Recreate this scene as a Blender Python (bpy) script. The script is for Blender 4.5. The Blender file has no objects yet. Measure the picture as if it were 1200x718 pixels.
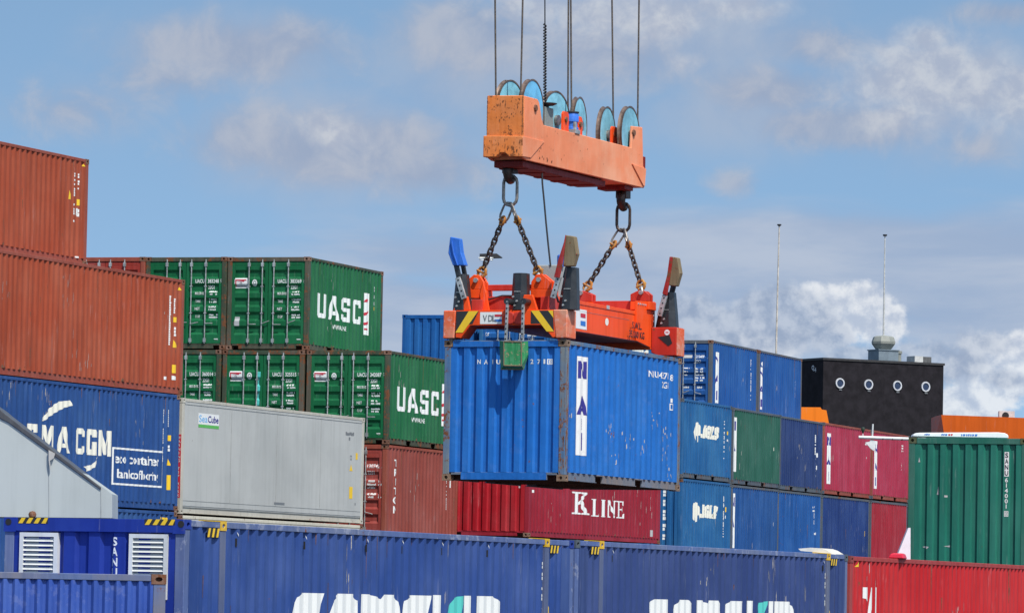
import bpy, bmesh, math, random
from mathutils import Vector, Matrix

random.seed(7)
scene = bpy.context.scene
col = scene.collection
R = math.radians

# ---------------------------------------------------------------- camera
CAMZ = 3.55                       # the photographer stands on a low deck above the yard
FPX = 5794.05                     # focal length in pixels of a 1200 px wide frame
PITCH, ROLL = R(3.425788), R(1.090129)
_f = Vector((0, math.cos(PITCH), math.sin(PITCH)))
_u0 = Vector((0, -math.sin(PITCH), math.cos(PITCH)))
_r0 = Vector((1, 0, 0))
_r = math.cos(ROLL) * _r0 + math.sin(ROLL) * _u0
_u = -math.sin(ROLL) * _r0 + math.cos(ROLL) * _u0
CAM = Vector((0, 0, CAMZ))
cd = bpy.data.cameras.new("camera")
cam = bpy.data.objects.new("camera", cd)
col.objects.link(cam)
cd.sensor_width = 36.0
cd.lens = 36.0 * FPX / 1200.0
cd.clip_start = 1.0
cd.clip_end = 9000.0
cam.matrix_world = Matrix(((_r.x, _u.x, -_f.x, 0), (_r.y, _u.y, -_f.y, 0), (_r.z, _u.z, -_f.z, CAMZ), (0, 0, 0, 1)))
scene.camera = cam

# ---------------------------------------------------------------- light
SUN_AZ, SUN_EL = R(30), R(56)     # azimuth measured to the right of straight behind the camera
sd_ = Vector((math.sin(SUN_AZ) * math.cos(SUN_EL), -math.cos(SUN_AZ) * math.cos(SUN_EL), math.sin(SUN_EL)))
sl = bpy.data.lights.new("sun", 'SUN')
sl.energy = 4.2
sl.angle = R(0.5)
sl.color = (1.0, 0.955, 0.89)
sun = bpy.data.objects.new("sun", sl)
col.objects.link(sun)
sun.rotation_euler = sd_.to_track_quat('Z', 'Y').to_euler()

scene.view_settings.view_transform = 'Standard'
scene.view_settings.look = 'None'
scene.view_settings.exposure = 0.25
scene.view_settings.gamma = 1.0
scene.view_settings.use_curve_mapping = False
scene.cycles.max_bounces = 6
scene.cycles.use_denoising = True


def ray(px, py):
    return _f + _r * ((px - 600) / FPX) - _u * ((py - 359) / FPX)


def at(px, py, Y):
    """World point at depth Y metres seen in direction of the photo's (px, py)."""
    d = ray(px, py)
    return CAM + d * (Y / d.y)


# ---------------------------------------------------------------- world: sky and clouds
world = bpy.data.worlds.new("World")
scene.world = world
world.use_nodes = True
wt = world.node_tree
wt.nodes.clear()


class G:
    """Tiny node helper: every call returns an output socket."""
    def __init__(s, t): s.t = t

    def node(s, kind, **kw):
        n = s.t.nodes.new(kind)
        for k, v in kw.items(): setattr(n, k, v)
        return n

    def put(s, sock, v):
        if v is None: return
        if hasattr(v, 'links') or hasattr(v, 'is_linked'): s.t.links.new(v, sock)
        else: sock.default_value = v

    def m(s, op, a, b=None, c=None, clamp=False):
        n = s.node('ShaderNodeMath', operation=op, use_clamp=clamp)
        for i, v in enumerate((a, b, c)): s.put(n.inputs[i], v)
        return n.outputs[0]

    def vm(s, op, a, b=None):
        n = s.node('ShaderNodeVectorMath', operation=op)
        s.put(n.inputs[0], a)
        if b is not None: s.put(n.inputs[1], b)
        return n.outputs[0]

    def comb(s, x, y, z):
        n = s.node('ShaderNodeCombineXYZ')
        for i, v in enumerate((x, y, z)): s.put(n.inputs[i], v)
        return n.outputs[0]

    def sep(s, v):
        n = s.node('ShaderNodeSeparateXYZ'); s.put(n.inputs[0], v)
        return n.outputs

    def noise(s, vec, scale, detail=4, rough=.55, dist=0.0):
        n = s.node('ShaderNodeTexNoise')
        s.put(n.inputs['Vector'], vec)
        n.inputs['Scale'].default_value = scale
        n.inputs['Detail'].default_value = detail
        n.inputs['Roughness'].default_value = rough
        n.inputs['Distortion'].default_value = dist
        return n.outputs['Fac']

    def ss(s, v, lo, hi, o0=0.0, o1=1.0):
        n = s.node('ShaderNodeMapRange', interpolation_type='SMOOTHSTEP')
        s.put(n.inputs[0], v)
        n.inputs[1].default_value = lo; n.inputs[2].default_value = hi
        n.inputs[3].default_value = o0; n.inputs[4].default_value = o1
        return n.outputs[0]

    def mix(s, f, a, b, mode='MIX'):
        n = s.node('ShaderNodeMix', data_type='RGBA', blend_type=mode)
        s.put(n.inputs[0], f)
        for i, v in ((6, a), (7, b)):
            if isinstance(v, tuple) and len(v) == 3: v = v + (1,)
            s.put(n.inputs[i], v)
        return n.outputs[2]


g = G(wt)
tc = g.node('ShaderNodeTexCoord')
dirv = tc.outputs['Generated']
dx, dy, dz = g.sep(dirv)
sky = g.node('ShaderNodeTexSky', sky_type='NISHITA', sun_disc=False)
sky.sun_elevation = SUN_EL
sky.sun_rotation = math.pi - SUN_AZ
sky.altitude = 0
sky.air_density = 1.0
sky.dust_density = 0.6
sky.ozone_density = 2.0
# the low band of air the lens sees keeps the clear blue of a higher sky
lift = g.vm('NORMALIZE', g.comb(dx, dy, g.m('MULTIPLY_ADD', g.m('MAXIMUM', dz, 0.0), 1.9, 0.27)))
g.put(sky.inputs[0], lift)
SKY = sky.outputs[0]
SKY = g.mix(1.0, SKY, (1.15, 1.19, 1.06), 'MULTIPLY')
yy = g.m('MAXIMUM', dy, 0.03)
U = g.m('MULTIPLY', g.m('DIVIDE', dx, yy), 1000)
V = g.m('MULTIPLY', g.m('DIVIDE', dz, yy), 1000)
UV = g.comb(U, V, 0)
front = g.m('GREATER_THAN', dy, 0.2)


def suv(px, py):
    d = ray(px, py)
    return d.x / d.y * 1000, d.z / d.y * 1000


def field(blobs):
    """Greatest soft ellipse value; blobs = (px, py, rx px, ry px, weight)."""
    out = None
    for px, py, rx, ry, w in blobs:
        u0, v0 = suv(px, py)
        ax = g.m('DIVIDE', g.m('SUBTRACT', U, u0), rx / 5.794)
        ay = g.m('DIVIDE', g.m('SUBTRACT', V, v0), ry / 5.794)
        r = g.m('SQRT', g.m('ADD', g.m('MULTIPLY', ax, ax), g.m('MULTIPLY', ay, ay)))
        f = g.m('MULTIPLY', g.m('SUBTRACT', 1.0, r, clamp=True), w)
        out = f if out is None else g.m('MAXIMUM', out, f)
    return out


n_big = g.noise(UV, 0.035, 6, .58, .3)
n_mid = g.noise(UV, 0.085, 7, .6, .4)
n_fine = g.noise(UV, 0.2, 6, .62, .2)
n_bill = g.noise(UV, 0.11, 9, .55, .0)
n_lay = g.noise(g.vm('MULTIPLY', UV, (0.35, 1.6, 1)), 0.05, 5, .55, .3)
cs = 5.6     # cloud radiance before the background strength (about 1 / strength)


def layer(base, blobs, amp, lo, hi, colr, nz, strength=1.0):
    f = field(blobs)
    a = g.ss(g.m('ADD', f, g.m('MULTIPLY', g.m('SUBTRACT', nz, 0.5), amp)), lo, hi)
    a = g.m('MULTIPLY', g.m('MULTIPLY', a, strength), g.m('MULTIPLY', front, g.ss(f, 0.0, 0.12)))
    return g.mix(a, base, colr)


def crgb(r, g_, b, k=1.0):
    f = lambda c: ((c / 255 + .055) / 1.055) ** 2.4 if c > 10 else c / 3294
    return (f(r) * cs * k, f(g_) * cs * k, f(b) * cs * k)


c = SKY
# high pale veil over the lower sky
c = layer(c, [(1000, 310, 560, 95, 1.2), (760, 370, 380, 120, 1.1), (450, 370, 260, 100, .9), (1180, 330, 340, 130, 1.2), (540, 300, 330, 70, .8)],
          .8, .12, .62, g.mix(g.ss(n_lay, .35, .65), crgb(158, 176, 204), crgb(184, 194, 212)), n_lay, .88)
# broad soft haze under the shreds
c = layer(c, [(790, 40, 330, 130, 1.1), (1090, 110, 260, 130, 1.2), (900, 130, 260, 90, 1.0), (400, 170, 300, 120, 1.1), (270, 60, 280, 90, .9), (560, 90, 260, 140, .9), (120, 120, 220, 90, .6)],
          .75, .1, .95, g.mix(g.ss(n_big, .35, .65), crgb(158, 172, 198), crgb(176, 184, 201)), n_big, .62)
# mauve grey fair-weather shreds
c = layer(c, [(400, 175, 230, 75, 1.2), (300, 165, 150, 75, 1.0), (500, 200, 150, 60, 1.0), (280, 60, 260, 75, 1.0), (340, 50, 120, 60, 1.0), (200, 90, 170, 70, .8), (80, 130, 160, 70, .7),
              (560, 40, 190, 90, 1.0), (900, 105, 150, 50, 1.0), (985, 150, 170, 48, 1.1), (960, 55, 110, 50, .9), (860, 215, 60, 34, .8), (1150, 175, 90, 45, .7), (1180, 15, 130, 30, .9), (640, 170, 190, 80, .75), (700, 60, 200, 90, .9)],
          1.1, .22, .82, g.mix(g.ss(n_mid, .35, .68), crgb(154, 167, 192), crgb(184, 188, 200)), n_mid, .72)
# brighter heap at the right and at the top
c = layer(c, [(1100, 100, 200, 90, 1.3), (1190, 110, 140, 75, 1.1), (1060, 130, 120, 60, 1.0), (1085, 45, 70, 45, 1.0), (740, 20, 230, 72, 1.2), (850, 10, 150, 46, 1.0), (640, 10, 160, 55, 1.0), (800, 70, 55, 26, .8), (395, 155, 130, 55, .9)],
          1.2, .3, .98, g.mix(g.ss(n_fine, .35, .7), crgb(174, 183, 202), crgb(206, 210, 217)), n_mid, .78)
# cumulus near the horizon: white towers, then their grey shaded heaps in front
def billow(vec):
    return g.m('ADD', g.m('MULTIPLY', g.noise(vec, 0.10, 10, .62), .65), g.m('MULTIPLY', g.noise(vec, 0.27, 8, .6), .35))


bill = billow(UV)
relief = g.m('SUBTRACT', bill, billow(g.vm('ADD', UV, (1.3, 1.9, 0))))
lit = g.ss(g.m('ADD', relief, g.m('MULTIPLY', g.m('SUBTRACT', n_mid, .5), .35)), -.13, .12)
c = layer(c, [(1000, 366, 80, 52, 1.1), (1032, 380, 50, 44, 1.1), (960, 345, 50, 28, .9), (1165, 440, 95, 66, 1.2), (1205, 430, 80, 66, 1.2), (1130, 470, 70, 46, 1.0), (700, 400, 80, 36, .75), (885, 410, 76, 26, .95)],
          1.35, .28, .56, g.mix(lit, crgb(186, 197, 216), crgb(236, 239, 243)), bill, .86)
c = layer(c, [(915, 374, 104, 60, 1.2), (850, 390, 120, 48, 1.1), (970, 392, 54, 40, 1.0), (1080, 428, 100, 46, 1.1), (1010, 425, 90, 36, 1.0), (1130, 425, 50, 36, .8), (1178, 444, 44, 22, .9), (810, 372, 100, 50, .85), (1150, 400, 70, 34, .6)],
          1.2, .26, .6, g.mix(lit, crgb(148, 165, 192), crgb(192, 202, 218)), bill, .82)
bgn = g.node('ShaderNodeBackground')
g.put(bgn.inputs[0], c)
bgn.inputs[1].default_value = 0.15
outn = g.node('ShaderNodeOutputWorld')
wt.links.new(bgn.outputs[0], outn.inputs[0])

# ---------------------------------------------------------------- materials
MATS = {}


def lin(r, g_, b):
    f = lambda c: ((c / 255 + .055) / 1.055) ** 2.4 if c > 10 else c / 3294
    return (f(r), f(g_), f(b))


def paint(name, rgb, rust=.25, fade=.35, fadec=None, rough=.5, streak=.35, dent=.25, metal=0.0, scale=1.0, rustc=(.085, .032, .014), spots=0.0, scuff=1.0):
    """Weathered industrial paint; rgb is the linear base colour."""
    if name in MATS: return MATS[name]
    fade, streak, dent = min(1, fade * 1.35), streak * 1.45, dent * 2
    m = bpy.data.materials.new(name)
    m.use_nodes = True
    t = m.node_tree
    t.nodes.clear()
    q = G(t)
    tc = q.node('ShaderNodeTexCoord')
    oi = q.node('ShaderNodeObjectInfo')
    off = q.m('MULTIPLY', oi.outputs['Random'], 60)
    P = q.vm('ADD', tc.outputs['Object'], q.comb(off, q.m('MULTIPLY', off, .7), q.m('MULTIPLY', off, 1.3)))
    if scale != 1.0: P = q.vm('MULTIPLY', P, (scale,) * 3)
    n1 = q.noise(P, .7, 4, .55)
    n2 = q.noise(q.vm('MULTIPLY', P, (7, 7, .45)), 1.0, 5, .6)
    n3 = q.noise(P, 2.2, 9, .7)
    n4 = q.noise(P, 11, 4, .6)
    if fadec is None: fadec = tuple(min(.85, x * .75 + .075) for x in rgb)
    c = q.mix(q.m('MULTIPLY', q.ss(n1, .35, .72), fade), rgb, fadec)
    n5 = q.noise(P, .28, 5, .6)
    c = q.mix(q.m('MULTIPLY', q.ss(n5, .44, .62), .3), c, tuple(x * .62 for x in rgb))
    c = q.mix(q.m('MULTIPLY', q.ss(n2, .42, .75), streak), c, tuple(x * .6 for x in rgb))
    c = q.mix(q.m('MULTIPLY', q.ss(n2, .56, .3, 0, 1), streak * .35), c, fadec)
    sc = q.m('MULTIPLY', q.ss(q.noise(q.vm('MULTIPLY', P, (16, 16, 1.3)), 1.0, 6, .68), .58, .68), q.ss(q.noise(P, .9, 3, .5), .42, .62))
    c = q.mix(q.m('MULTIPLY', sc, .4 * scuff), c, tuple(min(.8, x * .6 + .2) for x in rgb))
    if spots:
        c = q.mix(q.m('MULTIPLY', q.ss(q.noise(P, 3.3, 8, .72), .55, .62), spots), c, tuple(min(.8, x * .5 + .3) for x in rgb))
    rm = q.ss(q.m('ADD', q.m('MULTIPLY', n3, .7), q.m('MULTIPLY', n4, .3)), .665 - .2 * rust, .72 - .19 * rust)
    c = q.mix(rm, c, q.mix(n4, rustc, tuple(x * 2.6 for x in rustc)))
    b = q.node('ShaderNodeBsdfPrincipled')
    q.put(b.inputs['Base Color'], c)
    b.inputs['Metallic'].default_value = metal
    q.put(b.inputs['Roughness'], q.m('ADD', q.m('MULTIPLY_ADD', n2, .25, rough - .12), q.m('MULTIPLY', rm, .25), clamp=True))
    b.inputs['Specular IOR Level'].default_value = .22
    bp = q.node('ShaderNodeBump')
    bp.inputs['Strength'].default_value = dent
    bp.inputs['Distance'].default_value = .03
    q.put(bp.inputs['Height'], q.m('ADD', q.noise(P, 1.6, 3, .5), q.m('MULTIPLY', n4, .12)))
    t.links.new(bp.outputs[0], b.inputs['Normal'])
    o = q.node('ShaderNodeOutputMaterial')
    t.links.new(b.outputs[0], o.inputs[0])
    MATS[name] = m
    return m


def decalmat(name, rgb, wear=.35, rough=.55):
    if name in MATS: return MATS[name]
    m = bpy.data.materials.new(name)
    m.use_nodes = True
    t = m.node_tree
    q = G(t)
    b = t.nodes['Principled BSDF']
    tc = q.node('ShaderNodeTexCoord')
    n = q.noise(tc.outputs['Object'], 6, 8, .7)
    k = q.noise(q.vm('MULTIPLY', tc.outputs['Object'], (9, 9, .8)), 1, 4, .6)
    c = q.mix(q.m('MULTIPLY', q.ss(n, .56, .7), wear), rgb, tuple(x * .45 for x in rgb))
    c = q.mix(q.m('MULTIPLY', q.ss(k, .45, .75), wear * .5), c, tuple(x * .7 for x in rgb))
    q.put(b.inputs['Base Color'], c)
    b.inputs['Roughness'].default_value = rough
    MATS[name] = m
    return m


def plain(name, rgb, rough=.5, metal=0.0, var=.25, scale=4.0):
    if name in MATS: return MATS[name]
    m = bpy.data.materials.new(name)
    m.use_nodes = True
    t = m.node_tree
    q = G(t)
    b = t.nodes['Principled BSDF']
    tc = q.node('ShaderNodeTexCoord')
    n = q.noise(tc.outputs['Object'], scale, 6, .65)
    q.put(b.inputs['Base Color'], q.mix(q.ss(n, .3, .7), tuple(x * (1 - var) for x in rgb), tuple(min(.9, x * (1 + var)) for x in rgb)))
    q.put(b.inputs['Roughness'], q.m('MULTIPLY_ADD', n, .3, rough - .15))
    b.inputs['Metallic'].default_value = metal
    MATS[name] = m
    return m


WHITE = decalmat('white_lettering', (.72, .73, .71), .3)
CREAM = decalmat('cream_lettering', (.74, .72, .62), .3)
NAVYL = decalmat('navy_lettering', (.03, .025, .22), .2)
BLACKL = decalmat('black_lettering', (.02, .02, .022), .2)
YELL = decalmat('yellow_sign_paint', (.78, .50, .02), .35)
REDL = decalmat('red_sign_paint', (.5, .02, .04), .2)
BLUEL = decalmat('blue_sign_paint', (.03, .16, .5), .2)
GREENL = decalmat('green_sign_paint', (.1, .42, .08), .2)
SKYL = decalmat('light_blue_lettering', (.1, .42, .78), .2)
TEAL = decalmat('teal_lettering', (.08, .5, .45), .2)
GREYL = decalmat('grey_lettering', (.16, .17, .18), .2)
GREYP = decalmat('grey_placard', (.4, .4, .4), .3)
DARK = plain('dark_recess', (.012, .012, .014), .8)
RUBBER = plain('black_rubber', (.018, .018, .02), .6)
STAIN = plain('dark_rust_stain_paint', (.14, .045, .015), .8, 0, .6, 20)
RUSTS = plain('rust_stain_paint', (.20, .085, .04), .8, 0, .5, 20)
GALV = plain('galvanised_steel', (.42, .43, .42), .45, .55, .3, 9)
STEEL = plain('dull_steel', (.23, .21, .19), .45, .6, .4, 12)
CHAINM = plain('dark_chain_steel', (.06, .045, .038), .5, .5, .5, 20)
ROPE = plain('greasy_wire_rope', (.13, .105, .085), .55, .5, .4, 30)
RUSTC = paint('rusty_casting', (.17, .075, .045), .75, .4, (.3, .22, .17), .75, .3, .3, scale=3)


# ---------------------------------------------------------------- mesh helpers
class MB:
    def __init__(s):
        s.v = []; s.f = []

    def add(s, vs, fs):
        o = len(s.v)
        s.v += [tuple(p) for p in vs]
        s.f += [tuple(i + o for i in f) for f in fs]

    def box(s, x0, x1, y0, y1, z0, z1):
        s.add([(x0, y0, z0), (x1, y0, z0), (x1, y1, z0), (x0, y1, z0), (x0, y0, z1), (x1, y0, z1), (x1, y1, z1), (x0, y1, z1)],
              [(0, 3, 2, 1), (4, 5, 6, 7), (0, 1, 5, 4), (1, 2, 6, 5), (2, 3, 7, 6), (3, 0, 4, 7)])

    def prism(s, poly, ax, t0, t1, poly2=None):
        """poly in the two other axes (in xyz order), extruded along ax from t0 to t1 (poly2 = outline at t1)."""
        poly2 = poly2 or poly
        n = len(poly)

        def P(p, t):
            return {0: (t, p[0], p[1]), 1: (p[0], t, p[1]), 2: (p[0], p[1], t)}[ax]
        s.add([P(p, t0) for p in poly] + [P(p, t1) for p in poly2],
              [tuple(range(n - 1, -1, -1)), tuple(range(n, 2 * n))] + [(i, (i + 1) % n, n + (i + 1) % n, n + i) for i in range(n)])

    def tube(s, pts, r, n=8, closed=False, r2=None):
        pts = [Vector(p) for p in pts]
        k = len(pts)
        vs, fs = [], []
        prev = None
        for i, p in enumerate(pts):
            if closed: d = pts[(i + 1) % k] - pts[i - 1]
            else: d = pts[min(i + 1, k - 1)] - pts[max(i - 1, 0)]
            d.normalize()
            if prev is None:
                a = d.orthogonal().normalized()
            else:
                a = (prev - d * prev.dot(d)).normalized()
            prev = a
            b = d.cross(a)
            rr = r if r2 is None else r + (r2 - r) * i / (k - 1)
            for j in range(n):
                t = 2 * math.pi * j / n
                vs.append(p + (a * math.cos(t) + b * math.sin(t)) * rr)
        for i in range(k if closed else k - 1):
            i2 = (i + 1) % k
            for j in range(n):
                fs.append((i * n + j, i * n + (j + 1) % n, i2 * n + (j + 1) % n, i2 * n + j))
        if not closed:
            fs.append(tuple(range(n - 1, -1, -1)))
            fs.append(tuple((k - 1) * n + j for j in range(n)))
        s.add(vs, fs)

    def lathe(s, prof, centre, axis, n=32):
        """prof = [(radius, along axis)]"""
        ax = Vector(axis).normalized()
        a = ax.orthogonal().normalized(); b = ax.cross(a)
        c0 = Vector(centre)
        vs = []
        for r, t in prof:
            for j in range(n):
                w = 2 * math.pi * j / n
                vs.append(c0 + ax * t + (a * math.cos(w) + b * math.sin(w)) * r)
        fs = []
        for i in range(len(prof) - 1):
            for j in range(n):
                fs.append((i * n + j, i * n + (j + 1) % n, (i + 1) * n + (j + 1) % n, (i + 1) * n + j))
        fs.append(tuple(range(n - 1, -1, -1)))
        fs.append(tuple((len(prof) - 1) * n + j for j in range(n)))
        s.add(vs, fs)

    def build(s, name, mat, parent=None, bevel=0, smooth=False, recalc=True):
        me = bpy.data.meshes.new(name)
        me.from_pydata(s.v, [], s.f)
        if bevel or recalc:
            bm = bmesh.new(); bm.from_mesh(me)
            if recalc: bmesh.ops.recalc_face_normals(bm, faces=bm.faces)
            if bevel:
                es = [e for e in bm.edges if len(e.link_faces) == 2 and e.calc_face_angle(0) > .6]
                bmesh.ops.bevel(bm, geom=es, offset=bevel, segments=1, affect='EDGES', clamp_overlap=True)
            bm.to_mesh(me); bm.free()
        if smooth:
            me.polygons.foreach_set('use_smooth', [True] * len(me.polygons))
            try: me.set_sharp_from_angle(angle=R(40))
            except Exception: pass
        me.materials.append(mat)
        o = bpy.data.objects.new(name, me)
        col.objects.link(o)
        if parent: o.parent = parent
        return o


def tag(o, label, cat, group=None, kind=None):
    if label: o['label'] = label
    if cat: o['category'] = cat
    if group: o['group'] = group
    if kind: o['kind'] = kind
    return o


def thing(name, label, cat, M=None, loc=None, group=None):
    o = bpy.data.objects.new(name, None)
    col.objects.link(o)
    o.empty_display_size = .3
    if M is not None: o.matrix_world = M
    if loc is not None: o.location = loc
    return tag(o, label, cat, group)


_tcache = {}


def text2d(txt, bold=0.0, slant=0.0, res=3):
    """Flat triangulated text, capital height 1, origin at its lower left; returns verts, faces, width."""
    k = (txt, bold, slant, res)
    if k in _tcache: return _tcache[k]
    cu = bpy.data.curves.new('t', 'FONT')
    cu.body = txt
    cu.resolution_u = res
    cu.offset = bold
    cu.shear = slant
    ob = bpy.data.objects.new('t', cu)
    me = ob.to_mesh()
    vs = [(v.co.x, v.co.y) for v in me.vertices]
    fs = [tuple(p.vertices) for p in me.polygons]
    ob.to_mesh_clear()
    cu.body = 'H'
    cu.shear = 0
    m2 = ob.to_mesh()
    y0 = min(v.co.y for v in m2.vertices); y1 = max(v.co.y for v in m2.vertices)
    ob.to_mesh_clear()
    bpy.data.objects.remove(ob); bpy.data.curves.remove(cu)
    s = 1 / (y1 - y0)
    x0 = min(v[0] for v in vs)
    vs = [((x - x0) * s, (y - y0) * s) for x, y in vs]
    _tcache[k] = (vs, fs, max(v[0] for v in vs))
    return _tcache[k]


class Mark:
    """Flat lettering and shapes in (u, v) that are then laid on a wall, following its corrugations."""
    def __init__(s): s.v = []; s.f = []

    def add(s, vs, fs):
        o = len(s.v); s.v += vs; s.f += [tuple(i + o for i in f) for f in fs]

    def text(s, txt, u, v, h, w=None, bold=0.0, slant=0.0, slope=0.0, res=3):
        vs, fs, tw = text2d(txt, bold, slant, res)
        kx = h if w is None else w / tw
        s.add([(u + x * kx, v + y * h + x * kx * slope) for x, y in vs], fs)
        return s

    def stack(s, txt, u, v, h, w, step, bold=0.0, res=3):
        """Letters one under the other; u = centre, v = top."""
        for i, ch in enumerate(txt):
            if ch == ' ': continue
            vs, fs, tw = text2d(ch, bold, 0, res)
            k = min(w / tw, h * 1.1)
            s.add([(u - tw * k / 2 + x * k, v - i * step - h + y * h) for x, y in vs], fs)
        return s

    def rect(s, u0, u1, v0, v1):
        s.add([(u0, v0), (u1, v0), (u1, v1), (u0, v1)], [(0, 1, 2, 3)]); return s

    def poly(s, pts):
        s.add(list(pts), [tuple(range(len(pts)))]); return s

    def frame(s, u0, u1, v0, v1, t):
        s.rect(u0, u1, v0, v0 + t); s.rect(u0, u1, v1 - t, v1); s.rect(u0, u0 + t, v0 + t, v1 - t); s.rect(u1 - t, u1, v0 + t, v1 - t); return s

    def ring(s, u, v, r0, r1, k=1.0, n=20):
        vs = []
        for j in range(n):
            a = 2 * math.pi * j / n
            vs += [(u + r0 * math.cos(a), v + r0 * k * math.sin(a)), (u + r1 * math.cos(a), v + r1 * k * math.sin(a))]
        s.add(vs, [(2 * j, 2 * j + 1, (2 * j + 3) % (2 * n), (2 * j + 2) % (2 * n)) for j in range(n)]); return s

    def disc(s, u, v, r, k=1.0, n=16):
        s.poly([(u + r * math.cos(2 * math.pi * j / n), v + r * k * math.sin(2 * math.pi * j / n)) for j in range(n)]); return s

    def small(s, u0, v0, w, h, rows, rnd, fill=.75):
        """Rows of stencilled characters too small to read."""
        for i in range(rows):
            y1 = v0 - i * h * 1.45
            x = u0
            while x < u0 + w * rnd.uniform(.75, 1.0):
                cw = h * .55
                if rnd.random() < fill:
                    s.rect(x, x + cw * .8, y1 - h * rnd.uniform(.8, 1), y1 - h * rnd.choice((0, 0, .25)))
                x += cw
        return s

    def column(s, u, v0, v1, w, rnd, fill=.7):
        """A vertical line of stencilled characters too small to read."""
        v = v0
        while v > v1:
            h = w * rnd.uniform(.9, 1.3)
            if rnd.random() < fill:
                s.rect(u - w / 2, u + w / 2 * rnd.uniform(.3, 1), v - h * .8, v)
            v -= h
        return s

    def lay(s, name, mat, parent, fn, breaks=(), axis=0):
        """fn(u, v) -> local xyz on the parent's wall; breaks = fold lines along u (axis 0) or v (axis 1)."""
        bm = bmesh.new()
        vs = [bm.verts.new((x, y, 0)) for x, y in s.v]
        for f in s.f:
            try: bm.faces.new([vs[i] for i in f])
            except ValueError: pass
        bm.normal_update()
        bmesh.ops.triangulate(bm, faces=bm.faces[:], ngon_method='EAR_CLIP')
        lo = min(p[axis] for p in s.v); hi = max(p[axis] for p in s.v)
        no = (1, 0, 0) if axis == 0 else (0, 1, 0)
        for b in breaks:
            if lo < b < hi:
                bmesh.ops.bisect_plane(bm, geom=bm.verts[:] + bm.edges[:] + bm.faces[:], plane_co=(b, b, 0), plane_no=no, dist=1e-6)
        for v in bm.verts: v.co = fn(v.co.x, v.co.y)
        me = bpy.data.meshes.new(name)
        bm.to_mesh(me); bm.free()
        me.materials.append(mat)
        o = bpy.data.objects.new(name, me)
        col.objects.link(o)
        o.parent = parent
        return o


# ---------------------------------------------------------------- containers
W = 2.438


class Corr:
    """Trapezoidal sheet profile between s0 and s1: outer flat, flank, inner flat, flank."""
    def __init__(s, s0, s1, pitch, fr=(.26, .24, .26), d0=.006, d1=.042):
        n = max(1, round((s1 - s0) / pitch - fr[0]))
        p = (s1 - s0) / (n + fr[0])
        s.pts = []
        x = s0
        for i in range(n):
            s.pts += [(x, d0), (x + fr[0] * p, d0), (x + (fr[0] + fr[1]) * p, d1), (x + (fr[0] + fr[1] + fr[2]) * p, d1)]
            x += p
        s.pts += [(x, d0), (s1, d0)]
        s.brk = [q[0] for q in s.pts]

    def d(s, x):
        P = s.pts
        if x <= P[0][0]: return P[0][1]
        for (a, da), (b, db) in zip(P, P[1:]):
            if a <= x <= b: return da if b - a < 1e-9 else da + (db - da) * (x - a) / (b - a)
        return P[-1][1]


def casting_mesh():
    """ISO corner casting with slotted openings in its end (-x) and side (-y) faces."""
    sx, sy, sz = .178, .162, .118
    m = MB()
    v = [(0, 0, 0), (sx, 0, 0), (sx, sy, 0), (0, sy, 0), (0, 0, sz), (sx, 0, sz), (sx, sy, sz), (0, sy, sz)]
    m.add(v, [(0, 3, 2, 1), (4, 5, 6, 7), (1, 2, 6, 5), (2, 3, 7, 6)])

    def holed(P, a, b, ra, rb):
        out = [(0, 0), (a / 2, 0), (a, 0), (a, b / 2), (a, b), (a / 2, b), (0, b), (0, b / 2)]
        inn = []
        for i in range(8):
            t = R(225 + 45 * i)
            inn.append((a / 2 + ra * math.cos(t), b / 2 + rb * math.sin(t)))
        vs = [P(x, y, 0) for x, y in out] + [P(x, y, 0) for x, y in inn] + [P(x, y, .07) for x, y in inn]
        fs = []
        for i in range(8):
            j = (i + 1) % 8
            fs += [(i, j, 8 + j, 8 + i), (8 + i, 8 + j, 16 + j, 16 + i)]
        fs.append(tuple(range(16, 24)))
        m.add(vs, fs)
    holed(lambda x, y, d: (d, x, y), sy, sz, .036, .034)
    holed(lambda x, y, d: (x, d, y), sx, sz, .045, .028)
    me = bpy.data.meshes.new('corner_casting')
    me.from_pydata(m.v, [], m.f)
    bm = bmesh.new(); bm.from_mesh(me)
    bmesh.ops.remove_doubles(bm, verts=bm.verts, dist=1e-5)
    bmesh.ops.recalc_face_normals(bm, faces=bm.faces)
    bm.to_mesh(me); bm.free()
    me.materials.append(RUSTC)
    return me


CAST = casting_mesh()
drnd = random.Random(19)


class Box: pass


def place(pos, yaw):
    """Local x runs along the container away from the camera, y across to the left, z up."""
    return Matrix.Translation(Vector(pos)) @ Matrix.Rotation(math.pi / 2 - R(yaw), 4, 'Z')


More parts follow.
